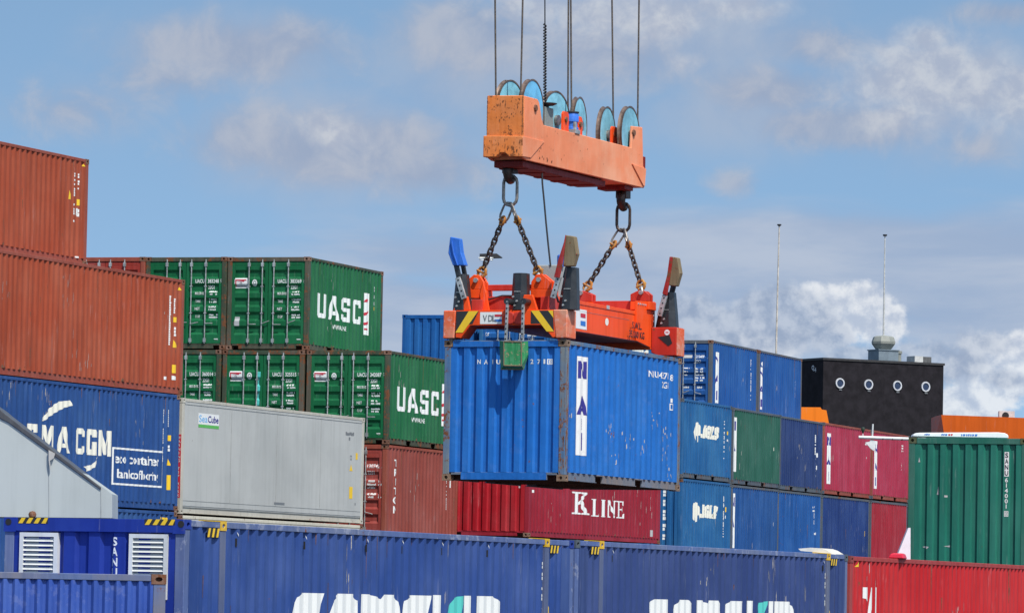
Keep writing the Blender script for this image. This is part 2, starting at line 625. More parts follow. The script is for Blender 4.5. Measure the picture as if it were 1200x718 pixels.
def container(label, M, L, H, wallm, framem, end='wall', endm=None, castm=None, railm=None, pockets=False, group=None, name='shipping_container',
              side_pitch=.278, flat=False, inset=0.0, lightweight=False, end_pitch=.254, cat='container'):
    b = Box()
    root = thing(name, label, cat, M, group=group)
    b.root, b.L, b.H = root, L, H
    endm = endm or wallm
    castm = castm or RUSTC
    railm = railm or framem
    # posts and rails
    f = MB()
    pw = .15
    for x0, x1 in ((.004, pw), (L - pw, L - .004)):
        for y0, y1 in ((.004, .13), (W - .13, W - .004)):
            f.box(x0, x1, y0, y1, .117, H - .117)
    for y0, y1 in ((.003, .075), (W - .075, W - .003)):
        f.box(.177, L - .177, y0, y1, H - .085, H - .008)
    f.box(.004, .09, .161, W - .161, H - .125, H - .008)
    f.box(L - .09, L - .004, .161, W - .161, H - .125, H - .008)
    f.build('frame', framem, root, bevel=.006)
    # bottom rails, with fork pockets on the short boxes
    rl = MB()
    ps = [(L / 2 - 1.40, L / 2 - 1.04), (L / 2 + .68, L / 2 + 1.04)] if pockets else []
    for sgn in (0, 1):
        Y = (lambda y: y) if sgn == 0 else (lambda y: W - y)
        xs = [.177] + [t for p in ps for t in p] + [L - .177]
        for i in range(0, len(xs), 2):
            y0, y1 = sorted((Y(.034), Y(.07)))
            rl.box(xs[i], xs[i + 1], y0, y1, .03, .168)
            y0, y1 = sorted((Y(.008), Y(.07)))
            rl.box(xs[i], xs[i + 1], y0, y1, .016, .0295)
        for p in ps:
            y0, y1 = sorted((Y(.008), Y(.07)))
            rl.box(p[0] + .001, p[1] - .001, y0, y1, .142, .167)
    rl.box(.02, .08, .36, W - .36, .02, .155)
    rl.box(.02, .08, .162, W - .162, .11, .156)
    rl.box(L - .08, L - .02, .17, W - .17, .02, .155)
    rl.build('bottom_rail', railm, root, bevel=.004)
    fl = MB()
    fl.box(.09, L - .09, .075, W - .075, .135, .165)
    nb = 3 if lightweight else int(L / .42)
    for i in range(nb):
        x = .3 + (L - .6) * i / max(1, nb - 1)
        if any(p[0] - .06 < x < p[1] + .06 for p in ps): continue
        fl.box(x, x + .05, .08, W - .08, .03, .134)
    fl.build('floor', plain('brown_floor_steel', (.10, .034, .022), .8, 0, .5, 2), root)
    # roof
    rf = MB()
    rf.box(.092, L - .092, .076, W - .076, H - .05, H - .03)
    rf.build('roof', wallm, root)
    # side walls
    z0, z1 = .169, H - .086
    x0, x1 = pw + .002, L - pw - .002
    if flat:
        cr = Corr(x0, x1, 50, d0=.012, d1=.012)
    else:
        cr = Corr(x0, x1, side_pitch)
    b.side_c = cr
    for sgn in (0, 1):
        m = MB()
        Y = (lambda y: y) if sgn == 0 else (lambda y: W - y)
        n = len(cr.pts)
        m.add([(x, Y(d), z0) for x, d in cr.pts] + [(x, Y(d), z1) for x, d in cr.pts] + [(x, Y(.06), z0) for x, d in cr.pts],
              [(i, i + 1, n + i + 1, n + i) for i in range(n - 1)] + [(2 * n + i, 2 * n + i + 1, i + 1, i) for i in range(n - 1)])
        o = m.build('side_wall', wallm, root, recalc=False)
        if sgn == 0: b.side = o
    b.sf = lambda u, v, e=.004: (u, cr.d(u) - e, v)
    # far end
    m = MB()
    m.box(L - .05, L - .02, .132, W - .132, .157, H - .126)
    m.build('end_wall', wallm, root)
    # near end
    ez0, ez1 = .157, H - .126
    if end == 'wall':
        ce = Corr(.132, W - .132, end_pitch, fr=(.44, .12, .32), d0=.014, d1=.062)
        n = len(ce.pts)
        m = MB()
        m.add([(d, y, ez0) for y, d in ce.pts] + [(d, y, ez1) for y, d in ce.pts], [(i, i + 1, n + i + 1, n + i) for i in range(n - 1)])
        b.end = m.build('end_wall', endm, root, recalc=False)
        b.end_c = ce
        b.ef = lambda u, v, e=.004: (ce.d(W - u) - e, W - u, v)
        b.ebrk = [W - y for y in ce.brk]
    elif end == 'plain':
        m = MB(); m.box(.02, .06, .132, W - .132, ez0, ez1)
        b.end = m.build('end_wall', endm, root)
        b.ef = lambda u, v, e=.004: (.02 - e, W - u, v)
        b.ebrk = []
    else:
        # two doors, horizontally corrugated, with four locking bars
        cz = Corr(ez0 + .12, ez1 - .1, .42, fr=(.34, .16, .34), d0=.03, d1=.072)
        b.end_c = cz
        n = len(cz.pts)
        half = W / 2
        b.doors = []
        for k in range(2):
            y0, y1 = (.134, half - .008) if k == 0 else (half + .008, W - .134)
            m = MB()
            m.box(.026, .075, y0, y0 + .09, ez0 + .01, ez1 - .01)
            m.box(.026, .075, y1 - .09, y1, ez0 + .01, ez1 - .01)
            m.box(.026, .075, y0 + .09, y1 - .09, ez0 + .01, ez0 + .12)
            m.box(.026, .075, y0 + .09, y1 - .09, ez1 - .1, ez1 - .01)
            m.add([(d, y0 + .09, z) for z, d in cz.pts] + [(d, y1 - .09, z) for z, d in cz.pts], [(i, i + 1, n + i + 1, n + i) for i in range(n - 1)])
            dr = m.build('door', endm, root, recalc=False)
            b.doors.append(dr)
            for t in ((.445, .848) if k == 0 else (.153, .522)):
                y = y0 + (y1 - y0) * t
                q = MB()
                q.tube([(-.004, y, .16), (-.004, y, H - .07)], .018, 6)
                for zz in (.2, H - .27):
                    q.box(-.03, .02, y - .036, y + .036, zz, zz + .11)
                for zz in (1.0, 1.75):
                    q.box(-.025, .026, y - .036, y + .036, zz, zz + .03)
                q.build('locking_bar', GALV, dr)
                h = MB()
                hz_ = .72 + drnd.uniform(-.03, .03); tl = drnd.choice((0, 0, .05, -.06, .09))
                h.tube([(-.03, y, hz_), (-.035, y - .12, hz_ + tl * .5), (-.03, y - .24, hz_ + tl)], .014, 5)
                h.build('handle', GALV, dr)
        b.end = b.doors[0]
        b.ef = lambda u, v, e=.004: (cz.d(v) - e, W - u, v)
        b.ebrk = cz.brk
    # castings
    for x in (-.003, L - .175):
        for y in (-.003, W - .159):
            for z in (0, H - .118):
                if x > 1 and y > 1: continue
                o = bpy.data.objects.new('corner_casting', CAST)
                col.objects.link(o)
                o.parent = root
                o.location = (x, y, z)
                if castm is not RUSTC:
                    o.material_slots[0].link = 'OBJECT'
                    o.material_slots[0].material = castm
    return b


def side(b, mk, name='lettering', mat=None, e=.004):
    return mk.lay(name, mat or WHITE, b.side, lambda u, v: b.sf(u, v, e), b.side_c.brk, 0)


def endm_(b, mk, name='lettering', mat=None, door=None, e=.004, axis=None):
    par = b.end if door is None else b.doors[door]
    ax = (1 if hasattr(b, 'doors') else 0) if axis is None else axis
    return mk.lay(name, mat or WHITE, par, lambda u, v: b.ef(u, v, e), b.ebrk, ax)


def bx(x, y, z): return (x, y, z + CAMZ)


YA, YF, YG, YI = 20.3354, 20.8720, 18.5317, 18.0360
S20, S40, S45 = 6.058, 12.192, 13.716
K = 1.0


def albedo(r, g_, b, k=.9):
    return tuple(min(.8, max(.004, x * k)) for x in lin(r, g_, b))


rust_p = paint('rust_red_paint', albedo(162, 72, 46), .22, .6, albedo(168, 90, 66), .65, .5)
rust_f = paint('rust_red_frame_paint', albedo(150, 74, 58), .4, .5, albedo(160, 95, 80), .6, .3)
cma_p = paint('navy_blue_paint', albedo(40, 76, 136), .18, .5, albedo(64, 98, 148), .5, .4)
grey_p = paint('pale_grey_panel', (.455, .46, .44), .1, .6, (.40, .41, .395), .5, .2, .08)
grey_f = paint('cream_grey_frame', (.52, .5, .43), .3, .5, (.4, .36, .3), .5, .4)
grn_p = paint('green_paint', albedo(32, 102, 62), .15, .5, albedo(58, 112, 78), .5, .4)
grnd_p = paint('door_green_paint', albedo(16, 100, 58), .14, .35, albedo(46, 114, 78), .45, .3)
grn_f = paint('rust_worn_green_frame', albedo(60, 76, 58), .75, .5, (.14, .1, .08), .6, .4)
tri_p = paint('brown_red_paint', albedo(142, 68, 58), .2, .6, albedo(150, 84, 76), .6, .4)
trid_p = paint('brown_red_door_paint', albedo(156, 52, 40), .25, .4, None, .5, .4)
kl_p = paint('dusty_crimson_paint', albedo(150, 32, 48), .15, .6, albedo(160, 56, 72), .6, .4)
kle_p = paint('bright_red_lit_end', albedo(176, 22, 36), .15, .3, None, .5, .35)  # brighter than the dusty sides: the end's different lighting put into its colour
ig_p = paint('petrol_blue_paint', albedo(32, 92, 148), .14, .5, albedo(60, 116, 160), .5, .4)
i2_p = paint('dark_green_paint', albedo(40, 92, 76), .18, .5, albedo(64, 106, 92), .5, .45)
i3_p = paint('indigo_paint', albedo(36, 56, 106), .16, .5, albedo(62, 78, 120), .5, .45)
cr_p = paint('faded_crimson_paint', albedo(166, 46, 70), .14, .5, albedo(174, 74, 96), .6, .4)
j2_p = paint('royal_blue_paint', albedo(30, 76, 138), .12, .5, albedo(54, 94, 150), .5, .4)
j4_p = paint('deep_blue_paint', albedo(32, 56, 114), .2, .5, albedo(58, 80, 130), .5, .45)
j5_p = paint('dull_red_paint', albedo(158, 36, 50), .25, .5, albedo(160, 66, 74), .6, .45)
h_p = paint('cobalt_blue_paint', albedo(30, 82, 150), .2, .45, albedo(54, 102, 162), .5, .45)
l_p = paint('clear_blue_paint', albedo(24, 90, 160), .12, .4, albedo(50, 110, 168), .5, .35)
f_p = paint('violet_blue_paint', albedo(44, 72, 136), .12, .5, albedo(76, 98, 154), .5, .3)
fe_p = paint('ultramarine_paint', albedo(32, 54, 142), .1, .3, albedo(50, 76, 156), .42, .25)
f2_p = paint('slate_blue_paint', albedo(50, 68, 120), .12, .5, albedo(72, 88, 136), .5, .35)
r_p = paint('signal_red_paint', albedo(190, 34, 40), .1, .45, albedo(190, 60, 60), .55, .35)
gr_p = paint('bottle_green_paint', albedo(34, 112, 96), .1, .4, albedo(60, 128, 112), .48, .35)
hg_p = paint('bright_blue_paint', albedo(32, 108, 192), .28, .3, albedo(60, 124, 194), .5, .35, .4, spots=.05, scuff=.4)
hg_f = paint('worn_blue_grey_frame', albedo(74, 116, 160), .68, .7, albedo(132, 132, 122), .6, .45, scale=1.6)
steel_f = paint('weathered_grey_frame', albedo(84, 96, 108), .55, .5, albedo(112, 104, 98), .6, .4)

def block(ch, t=.27):
    """Heavy condensed capitals from straight strokes, unit box."""
    k = .1
    h = t * .62
    if ch == 'U': return [[(0, 1), (0, k), (k, 0), (1 - k, 0), (1, k), (1, 1), (1 - t, 1), (1 - t, h), (t, h), (t, 1)]]
    if ch == 'C': return [[(1, .68), (1, 1 - k), (1 - k, 1), (k, 1), (0, 1 - k), (0, k), (k, 0), (1 - k, 0), (1, k), (1, .32), (1 - t, .32), (1 - t, h), (t, h), (t, 1 - h), (1 - t, 1 - h), (1 - t, .68)]]
    if ch == 'G': return [[(1, .7), (1, 1 - k), (1 - k, 1), (k, 1), (0, 1 - k), (0, k), (k, 0), (1, 0), (1, .52), (.52, .52), (.52, .38), (1 - t, .38), (1 - t, h), (t, h), (t, 1 - h), (1 - t, 1 - h), (1 - t, .7)]]
    if ch == 'S': return [[(1, .7), (1, 1 - k), (1 - k, 1), (k, 1), (0, 1 - k), (0, .5), (k, .42), (1 - t, .42), (1 - t, h), (t, h), (t, .3), (0, .3), (0, k), (k, 0), (1 - k, 0), (1, k), (1, .5), (1 - k, .58), (t, .58), (t, 1 - h), (1 - t, 1 - h), (1 - t, .7)]]
    if ch == 'A': return [[(0, 0), (.34, 1), (.66, 1), (1, 0), (.74, 0), (.5, .78), (.26, 0)], [(.3, .2), (.7, .2), (.65, .36), (.35, .36)]]
    if ch == 'M': return [[(0, 0), (0, 1), (.3, 1), (.5, .45), (.7, 1), (1, 1), (1, 0), (.78, 0), (.78, .62), (.58, .05), (.42, .05), (.22, .62), (.22, 0)]]


def put_block(mk, ch, u0, u1, v0, v1, t=.27):
    for p in block(ch, t): mk.poly([(u0 + x * (u1 - u0), v0 + y * (v1 - v0)) for x, y in p])


GA = 'rust red containers stacked at the left edge'
rnd = random.Random(3)

# --- A: topmost rust red box
A = container('rust red container topmost at the left edge, against the sky', place(bx(-14.585, 108.35, 7.955), YA), S40, 2.591, rust_p, rust_f, group=GA)
side(A, Mark().column(11.43, 2.2, 1.0, .05, rnd, .8).column(11.67, 2.2, 1.83, .05, rnd, .8).column(11.675, 1.34, 1.2, .08, rnd, .95).rect(11.6, 11.75, .16, .2).rect(11.6, 11.66, 1.19, 1.36))
side(A, Mark().poly([(11.12, 1.54), (11.3, 1.54), (11.14, 1.76)]).rect(11.63, 11.73, 1.43, 1.58).poly([(11.86, 2.4), (12.0, 2.4), (11.93, 2.46)]), 'sticker', YELL)
# --- B: second rust red box
Bc = container('rust red container second from the top at the left edge', place(bx(-12.465, 112.555, 5.035), YA), S40, 2.896, rust_p, rust_f, group=GA)
side(Bc, Mark().column(11.38, 2.45, 1.18, .05, rnd, .8).column(11.655, 2.45, 2.04, .05, rnd, .85).column(11.69, 1.68, 1.49, .08, rnd, .95).rect(11.1, 11.2, .34, .42)
     .poly([(11.6, .36), (11.8, .36), (11.85, .44), (11.6, .47)]))
side(Bc, Mark().rect(11.62, 11.74, 1.8, 1.93).rect(11.6, 11.78, .53, .74).poly([(11.62, 1.17), (11.82, 1.17), (11.64, 1.36)]).poly([(11.84, 2.62), (12.0, 2.62), (11.92, 2.7)]), 'sticker', YELL)
# --- C: navy box with white lettering and swoosh
Cc = container('navy blue container with large white capitals and an outlined box of small words', place(bx(-12.50, 112.254, 2.131), YA), S40, 2.896, cma_p, cma_p)
mk = Mark()
for ch, u0, u1 in (('C', 3.55, 4.15), ('M', 4.32, 5.02), ('A', 5.16, 5.9), ('C', 6.2, 6.71), ('G', 6.79, 7.37), ('M', 7.52, 8.2)): put_block(mk, ch, u0, u1, 1.22, 1.84, .36)
side(Cc, mk, 'lettering', CREAM)
mk = Mark()
mk.poly([(5.97, 2.36), (5.87, 2.48), (5.2, 2.42), (4.75, 2.25), (4.3, 1.93), (4.45, 1.93), (4.75, 2.05), (5.2, 2.2), (5.6, 2.3)])
mk.poly([(6.7, .93), (7.2, 1.0), (7.5, 1.2), (7.42, 1.1), (7.3, .93), (6.9, .82)])
side(Cc, mk, 'swoosh', CREAM)
mk = Mark()
mk.frame(8.33, 11.25, .55, 1.46, .045)
mk.text('eco container', 8.48, 1.08, .24, 2.6, .02)
mk.text('bamboo flooring', 8.62, .72, .22, 2.42, .018)
mk.column(11.3, 2.5, 1.22, .05, rnd, .75).column(11.6, 2.5, 2.1, .05, rnd, .85).column(11.64, 1.62, 1.5, .08, rnd, .9)
side(Cc, mk)
side(Cc, Mark().rect(11.58, 11.7, 1.73, 1.87).poly([(11.56, 1.12), (11.72, 1.12), (11.62, 1.29)]).rect(11.57, 11.74, .51, .88), 'sticker', YELL)
# --- D: blue box under C
D = container('blue container showing only its top strip under the navy one, beside the grey ramp plate', place(bx(-12.50, 112.1, -.79), YA), S40, 2.896, cma_p, cma_p)
side(D, Mark().rect(11.2, 11.32, 2.69, 2.75).rect(11.36, 11.48, 2.68, 2.74).rect(11.52, 11.66, 2.68, 2.74), 'sticker', YELL)
# --- E: pale grey reefer
E_ = container('pale grey smooth-walled container with a small blue and green label and a red vertical strip', place(bx(-8.202, 123.814, 2.071), YA), S40, 2.896, grey_p, grey_f, flat=True, end='plain', endm=grey_f, castm=grey_f, cat='container')
side(E_, Mark().rect(1.0, 2.3, 2.28, 2.56), 'label_plate', WHITE)
side(E_, Mark().text('Sea', 1.05, 2.34, .17, .52, .0), 'lettering', SKYL, .008)
side(E_, Mark().text('Cube', 1.6, 2.34, .17, .66, .02), 'lettering', NAVYL, .008)
side(E_, Mark().rect(1.02, 2.3, 2.2, 2.278), 'label_strip', GREENL)
side(E_, Mark().small(10.85, 2.47, .6, .1, 1, rnd, .9).small(11.08, 2.33, .12, .1, 1, rnd, 1).frame(11.2, 11.32, 1.72, 1.84, .02).rect(6.0, 6.7, .38, .44).rect(11.6, 11.66, .5, .56), 'lettering', GREYL)
side(E_, Mark().rect(11.6, 11.74, 1.74, 1.92).poly([(11.16, 1.42), (11.4, 1.42), (11.28, 1.6)]).rect(11.18, 11.42, .67, .99), 'sticker', YELL)
m = MB()
for z in (.2, 2.74):
    m.box(.16, S40 - .16, .004, .0118, z, z + .012)
m.box(.16, S40 - .16, .006, .0118, .33, .34)
for x in (3.1, 6.1, 9.1):
    m.box(x, x + .012, .008, .0118, .35, 2.73)
m.build('panel_seam', plain('faint_seam_grey', (.27, .275, .265), .7), E_.side)
m = MB()
m.box(-.001, .0038, .02, .12, .40, 1.98)
ws = m.build('warning_strip', REDL, E_.root)
Mark().stack('WARNING TIP RISK', 0, 1.93, .065, .07, .096, .01).lay('lettering', WHITE, ws, lambda u, v: (-.005, .07 - u, v))
# --- E2: cream box below the reefer
E2 = container('cream container showing only its top rail under the pale grey one', place(bx(-8.202, 123.7, -.86), YA), S40, 2.896, grey_f, paint('cream_frame', (.62, .58, .47), .35, .4, None, .5, .3), flat=True, end='plain', castm=RUSTC)


# --- green block
def door_marks(b, left=True, right=True, code='UACU 383369 2', plate=True, seed=1, rows=True):
    r2 = random.Random(seed)
    if right:
        a, n, d = code.split()
        mk = Mark()
        mk.text(a, 1.5, 1.86, .105, .28, .02).text(n, 1.88, 1.86, .105, .33, .02).text(d, 2.245, 1.86, .105, .05, .02)
        mk.text('22G1', 1.88, 1.69, .105, .19, .018)
        for i, wd in enumerate(('MAX.GROSS', 'TARE', 'NET', 'CU.CAP')):
            v = 1.53 - i * .215
            mk.text(wd, 1.5, v, .075, .27 if i == 0 else .15, .012, res=1)
            mk.small(1.92, v + .11, .26, .05, 2, r2, .85)
        mk.rect(2.1, 2.22, .24, .3)
        endm_(b, mk, door=0)
    if left:
        mk = Mark()
        if plate:
            mk.rect(.2, .6, 1.72, 2.0)
            endm_(b, mk, 'placard', door=1)
            endm_(b, Mark().rect(.23, .56, 1.93, 1.965).rect(.23, .26, 1.76, 1.93).poly([(.24, 1.9), (.5, 1.93), (.5, 1.9)]), 'placard_line', REDL, 1, .008)
            endm_(b, Mark().rect(.24, .56, 1.755, 1.79).ring(.4, 1.85, .02, .035), 'placard_line', GREYL, 1, .008)
            endm_(b, Mark().ring(.81, 1.87, .045, .075, 1.25).disc(.81, 1.87, .03, 1.2), 'seal', WHITE, 1)


GG = 'green containers stacked with their doors showing'
G2 = container('upper green container with a whole white four-letter name and white bar on its side', place(bx(-5.673, 137.458, 6.918), YG), S20 * 1.0, 2.591, grn_p, grn_f, end='door', endm=grnd_p, pockets=True, group=GG)
door_marks(G2, code='UACU 383369 2', seed=2)
endm_(G2, Mark().rect(.16, .37, .66, .92), 'placard', GREYP, 1)


def uasc(b, bar=True):
    mk = Mark()
    for ch, u0, u1 in (('U', .72, 1.5), ('A', 1.6, 2.5), ('S', 2.68, 3.42), ('C', 3.58, 4.32)): put_block(mk, ch, u0, u1, .95, 1.63, .31)
    mk.text('WWW.UASC.NET', 2.05, .69, .13, 1.1, .012)
    side(b, mk)
    if bar:
        side(b, Mark().rect(4.52, 4.95, .68, 1.88), 'white_bar', WHITE)
        side(b, Mark().poly([(4.55, 1.62), (4.8, 1.62), (4.92, 1.7), (4.7, 1.72)]).poly([(4.55, 1.3), (4.92, 1.38), (4.92, 1.32), (4.6, 1.22)]).poly([(4.55, 1.02), (4.92, 1.08), (4.92, 1.0), (4.6, .95)]).rect(4.62, 4.9, .82, .87), 'bar_mark', REDL, .008)
    r3 = random.Random(5)
    side(b, Mark().column(5.12, 2.1, .95, .045, r3, .6).column(5.32, 2.1, 1.6, .045, r3, .7))
    side(b, Mark().rect(5.3, 5.42, 1.42, 1.52), 'sticker', YELL)


uasc(G2)
G1 = container('upper green container with doors half hidden by the rust red container', place(bx(-8.021, 138.181, 6.922), YG), S20, 2.591, grn_p, grn_f, end='door', endm=grnd_p, pockets=True, group=GG)
door_marks(G1, code='UACU 383248 5', seed=3)
G0 = container('dull red container at the left end of the upper green tier', place(bx(-10.36, 138.9, 6.925), YG), S20, 2.591, tri_p, rust_f, end='door', endm=trid_p)
G5 = container('lower green container whose white name runs behind the hanging blue box', place(bx(-3.371, 136.655, 4.313), YG), S20, 2.591, grn_p, grn_f, end='door', endm=grnd_p, pockets=True, group=GG)
door_marks(G5, code='UACU 342087 5', seed=4)
uasc(G5, True)
G4 = container('lower green container with a turquoise tape on its doors, middle of three', place(bx(-5.76, 137.42, 4.313), YG), S20, 2.591, grn_p, grn_f, end='door', endm=grnd_p, pockets=True, group=GG)
door_marks(G4, code='UACU 325515 2', seed=5)
endm_(G4, Mark().poly([(1.03, 1.98), (1.15, 1.98), (1.14, 1.5), (1.12, .9), (1.03, .9), (1.06, 1.5)]), 'tape', TEAL, 1, .012)
G3 = container('lower green container at the left of three, behind the rust red corner', place(bx(-8.12, 138.18, 4.313), YG), S20, 2.591, grn_p, grn_f, end='door', endm=grnd_p, pockets=True, group=GG)
door_marks(G3, code='UACU 360014 0', seed=6)
# --- T: brown red box
T = container('brown red container with white letters running down its side, under the lower green tier', place(bx(-3.384, 136.683, 1.709), YG), S20, 2.591, tri_p, rust_f, end='door', endm=trid_p)
mk = Mark()
mk.stack('TRITON', .78, 2.2, .2, .5, .258, .03)
mk.column(5.17, 2.0, .9, .045, rnd, .8).rect(5.42, 5.5, 1.55, 1.75)
side(T, mk)
side(T, Mark().rect(5.42, 5.52, 1.85, 2.05), 'sticker', YELL)
mk = Mark().text('130742', 1.86, 1.94, .105, .37, .012).text('8', 2.27, 1.94, .105, .06, .012).text('2261', 1.87, 1.76, .105, .2, .01)
mk.small(1.87, 1.6, .26, .06, 3, random.Random(8), .9).small(1.87, 1.25, .26, .06, 2, random.Random(9), .9)
mk.small(2.2, 1.6, .08, .06, 3, random.Random(10), .9).small(2.2, 1.25, .08, .06, 2, random.Random(11), .9)
endm_(T, mk, door=0)
# --- K: crimson box with serif name
Kc = container('crimson container with white serif letters right below the hanging blue box', place(tuple(at(619, 628.5, 142.6)), 19.9), S40, 2.591, kl_p, kl_p, endm=kle_p, end_pitch=.3)


def serif(ch):
    """Serif capitals as polygons; cap height 1."""
    if ch == 'L': return [[(0, 0), (.8, 0), (.8, .3), (.76, .3), (.66, .07), (.36, .07), (.36, .93), (.48, .95), (.48, 1), (0, 1), (0, .95), (.14, .93), (.14, .07), (0, .05)]], .82
    if ch == 'I': return [[(0, 0), (.46, 0), (.46, .05), (.34, .07), (.34, .93), (.46, .95), (.46, 1), (0, 1), (0, .95), (.12, .93), (.12, .07), (0, .05)]], .48
    if ch == 'N': return [[(0, 0), (.34, 0), (.34, .05), (.22, .07), (.22, .8), (.14, .93), (.12, .07), (0, .05)], [(0, 1), (.26, 1), (.88, .2), (.88, 0), (.8, 0), (.12, .86), (.12, .95), (0, .95)],
                          [(.66, 1), (1.0, 1), (1.0, .95), (.88, .93), (.88, .1), (.8, .1), (.8, .93), (.66, .95)]], 1.02
    if ch == 'E': return [[(0, 0), (.12, 0), (.34, 0), (.34, 1), (0, 1), (0, .95), (.12, .93), (.12, .07), (0, .05)], [(.34, .93), (.34, 1), (.78, 1), (.78, .74), (.74, .74), (.64, .93)],
                          [(.34, .47), (.34, .54), (.52, .54), (.56, .66), (.6, .66), (.6, .36), (.56, .36), (.52, .47)], [(.34, 0), (.34, .07), (.66, .07), (.78, .28), (.82, .28), (.82, 0)]], .84
    if ch == 'K': return [[(0, 0), (.5, 0), (.5, .06), (.38, .08), (.38, .92), (.5, .94), (.5, 1), (0, 1), (0, .94), (.12, .92), (.12, .08), (0, .06)],
                          [(.38, .4), (.38, .52), (.66, .9), (.58, .94), (.58, 1), (.96, 1), (.96, .94), (.84, .9), (.56, .56)], [(.5, .62), (.6, .66), (.94, .1), (1.04, .06), (1.04, 0), (.6, 0), (.6, .06), (.68, .1), (.46, .5)]], 1.06


def put_serif(mk, ch, u, v, h, w):
    polys, tw = serif(ch)
    for p in polys: mk.poly([(u + x * w / tw, v + y * h) for x, y in p])


mk = Mark()
put_serif(mk, 'K', 3.88, .75, .66, 1.55)
for ch, u, w in (('L', 5.62, .75), ('I', 6.48, .5), ('N', 7.08, .85), ('E', 8.0, .68)): put_serif(mk, ch, u, .72, .52, w)
mk.column(11.31, 1.6, 1.02, .05, rnd, .85).column(11.56, 1.62, 1.4, .05, rnd, .9).rect(.36, .44, 1.28, 1.36)
side(Kc, mk)
side(Kc, Mark().rect(11.26, 11.48, .22, .42), 'placard', GREYP)
endm_(Kc, Mark().rect(2.1, 2.16, 1.58, 1.7).rect(2.1, 2.16, 1.4, 1.52))
# --- tier over K and T, glimpsed past the hanging box
M1 = container('dark blue container behind the hanging box, on top of the crimson one', place(tuple(at(619, 628.5, 142.6) + Vector((.05, .1, 2.6))), 19.9), S40, 2.591, l_p, steel_f)

# --- right hand rows
GI = 'row of short containers receding at the right'


def nai_strip(b, u0, u1, v0, v1, letters=((.95, 1), ), slope=0.0):
    h = v1 - v0; w = u1 - u0
    side(b, Mark().rect(u0, u1, v0, v1), 'label_strip', WHITE)
    mk = Mark()
    for ch, t in (('N', .93), ('A', .55)):
        mk.text(ch, u0 + w * .14, v0 + h * t - h * .17, h * .17, w * .7, .03)
    mk.rect(u0 + w * .38, u0 + w * .62, v0 + h * .06, v0 + h * .24)
    side(b, mk, 'lettering', NAVYL, .008)


def igls(b, u, v, k=1.0):
    """White bulky animal silhouette and slanted block capitals."""
    mk = Mark()
    P = [(0, .12), (.1, .42), (.35, .46), (.55, .42), (.75, .3), (.86, .1), (1.1, .08), (1.02, -.05), (.8, -.02), (.74, -.12), (.7, .04), (.5, .02), (.46, -.18), (.34, -.2), (.34, .0), (.24, .02), (.14, -.16), (.06, -.1)]
    mk.poly([(u + x * k, v + .02 + y * k) for x, y in P])
    mk.text('IGLS', u + 1.02 * k, v - .02 * k, .44 * k, 2.0 * k, .1, .22)
    side(b, mk, 'logo', CREAM)


I1 = container('petrol blue container with a white animal logo, upper of two beside the hanging box', place(bx(5.645, 161.65, 4.192), YI), S20, 2.591, ig_p, ig_p, pockets=True, railm=steel_f, castm=steel_f, group=GI)
igls(I1, 1.5, 1.4)
side(I1, Mark().column(5.22, 2.14, .8, .04, rnd, .5).rect(5.52, 5.64, 1.38, 1.45))
side(I1, Mark().rect(5.52, 5.64, 1.6, 1.72), 'sticker', YELL)
J1 = container('petrol blue container with a white animal logo, lower of two beside the hanging box', place(bx(5.665, 161.661, 1.576), YI), S20, 2.591, ig_p, ig_p, pockets=True, railm=steel_f, castm=steel_f, group=GI)
igls(J1, 1.42, 1.38)
side(J1, Mark().column(5.22, 2.14, .8, .04, rnd, .5).rect(5.4, 5.5, 1.4, 1.5))
side(J1, Mark().rect(5.4, 5.52, 1.62, 1.78), 'sticker', YELL)
endm_(J1, Mark().column(1.85, 2.3, .6, .1, rnd, .8))
I2 = container('dark green container in the upper right row, between petrol blue and indigo ones', place(bx(7.575, 167.519, 4.165), YI), 6.35, 2.591, i2_p, steel_f, pockets=True, castm=steel_f, group=GI)
nai_strip(I2, .1, .46, .42, 2.26)
side(I2, Mark().rect(5.4, 5.5, 1.3, 1.42).column(5.45, 1.8, 1.5, .04, rnd, .8), 'lettering', CREAM)
I3 = container('indigo blue container in the upper right row, left of the faded crimson pair', place(bx(9.445, 173.392, 4.15), YI), 6.3, 2.591, i3_p, steel_f, pockets=True, castm=steel_f, group=GI)
side(I3, Mark().column(5.2, 2.1, 1.4, .05, rnd, .8).rect(5.4, 5.52, 1.3, 1.45).rect(5.4, 5.48, .85, 1.0).column(5.25, 1.3, .6, .03, rnd, .4))
I4 = container('faded crimson container in the upper right row, left and longer one', place(bx(11.40, 179.244, 4.159), YI), 7.2, 2.591, cr_p, rust_f, pockets=True, castm=steel_f, group=GI)
nai_strip(I4, .5, 1.12, .38, 2.22)
side(I4, Mark().small(6.25, 2.05, .3, .07, 1, rnd, .8).small(6.35, 1.55, .2, .07, 1, rnd, .9))
I5 = container('faded crimson container in the upper right row, right one, behind the white boom', place(bx(13.68, 186.288, 4.165), YI), 6.0, 2.591, cr_p, rust_f, pockets=True, castm=steel_f, group=GI)
nai_strip(I5, .4, .86, .4, 2.2)
side(I5, Mark().small(4.75, 2.2, .35, .07, 3, rnd, .8).column(4.85, 1.5, 1.2, .05, rnd, .9))
J2 = container('royal blue container in the lower right row, next to the petrol blue one', place(bx(7.56, 167.527, 1.55), YI), 6.25, 2.591, j2_p, steel_f, castm=steel_f, group=GI)
nai_strip(J2, .2, .46, .45, 2.3)
side(J2, Mark().column(5.3, 2.0, .6, .035, rnd, .5).rect(5.5, 5.58, 1.3, 1.42))
J3 = container('cobalt blue container in the lower right row, third from the left', place(bx(9.42, 173.3, 1.54), YI), 6.25, 2.591, h_p, steel_f, castm=steel_f, group=GI)
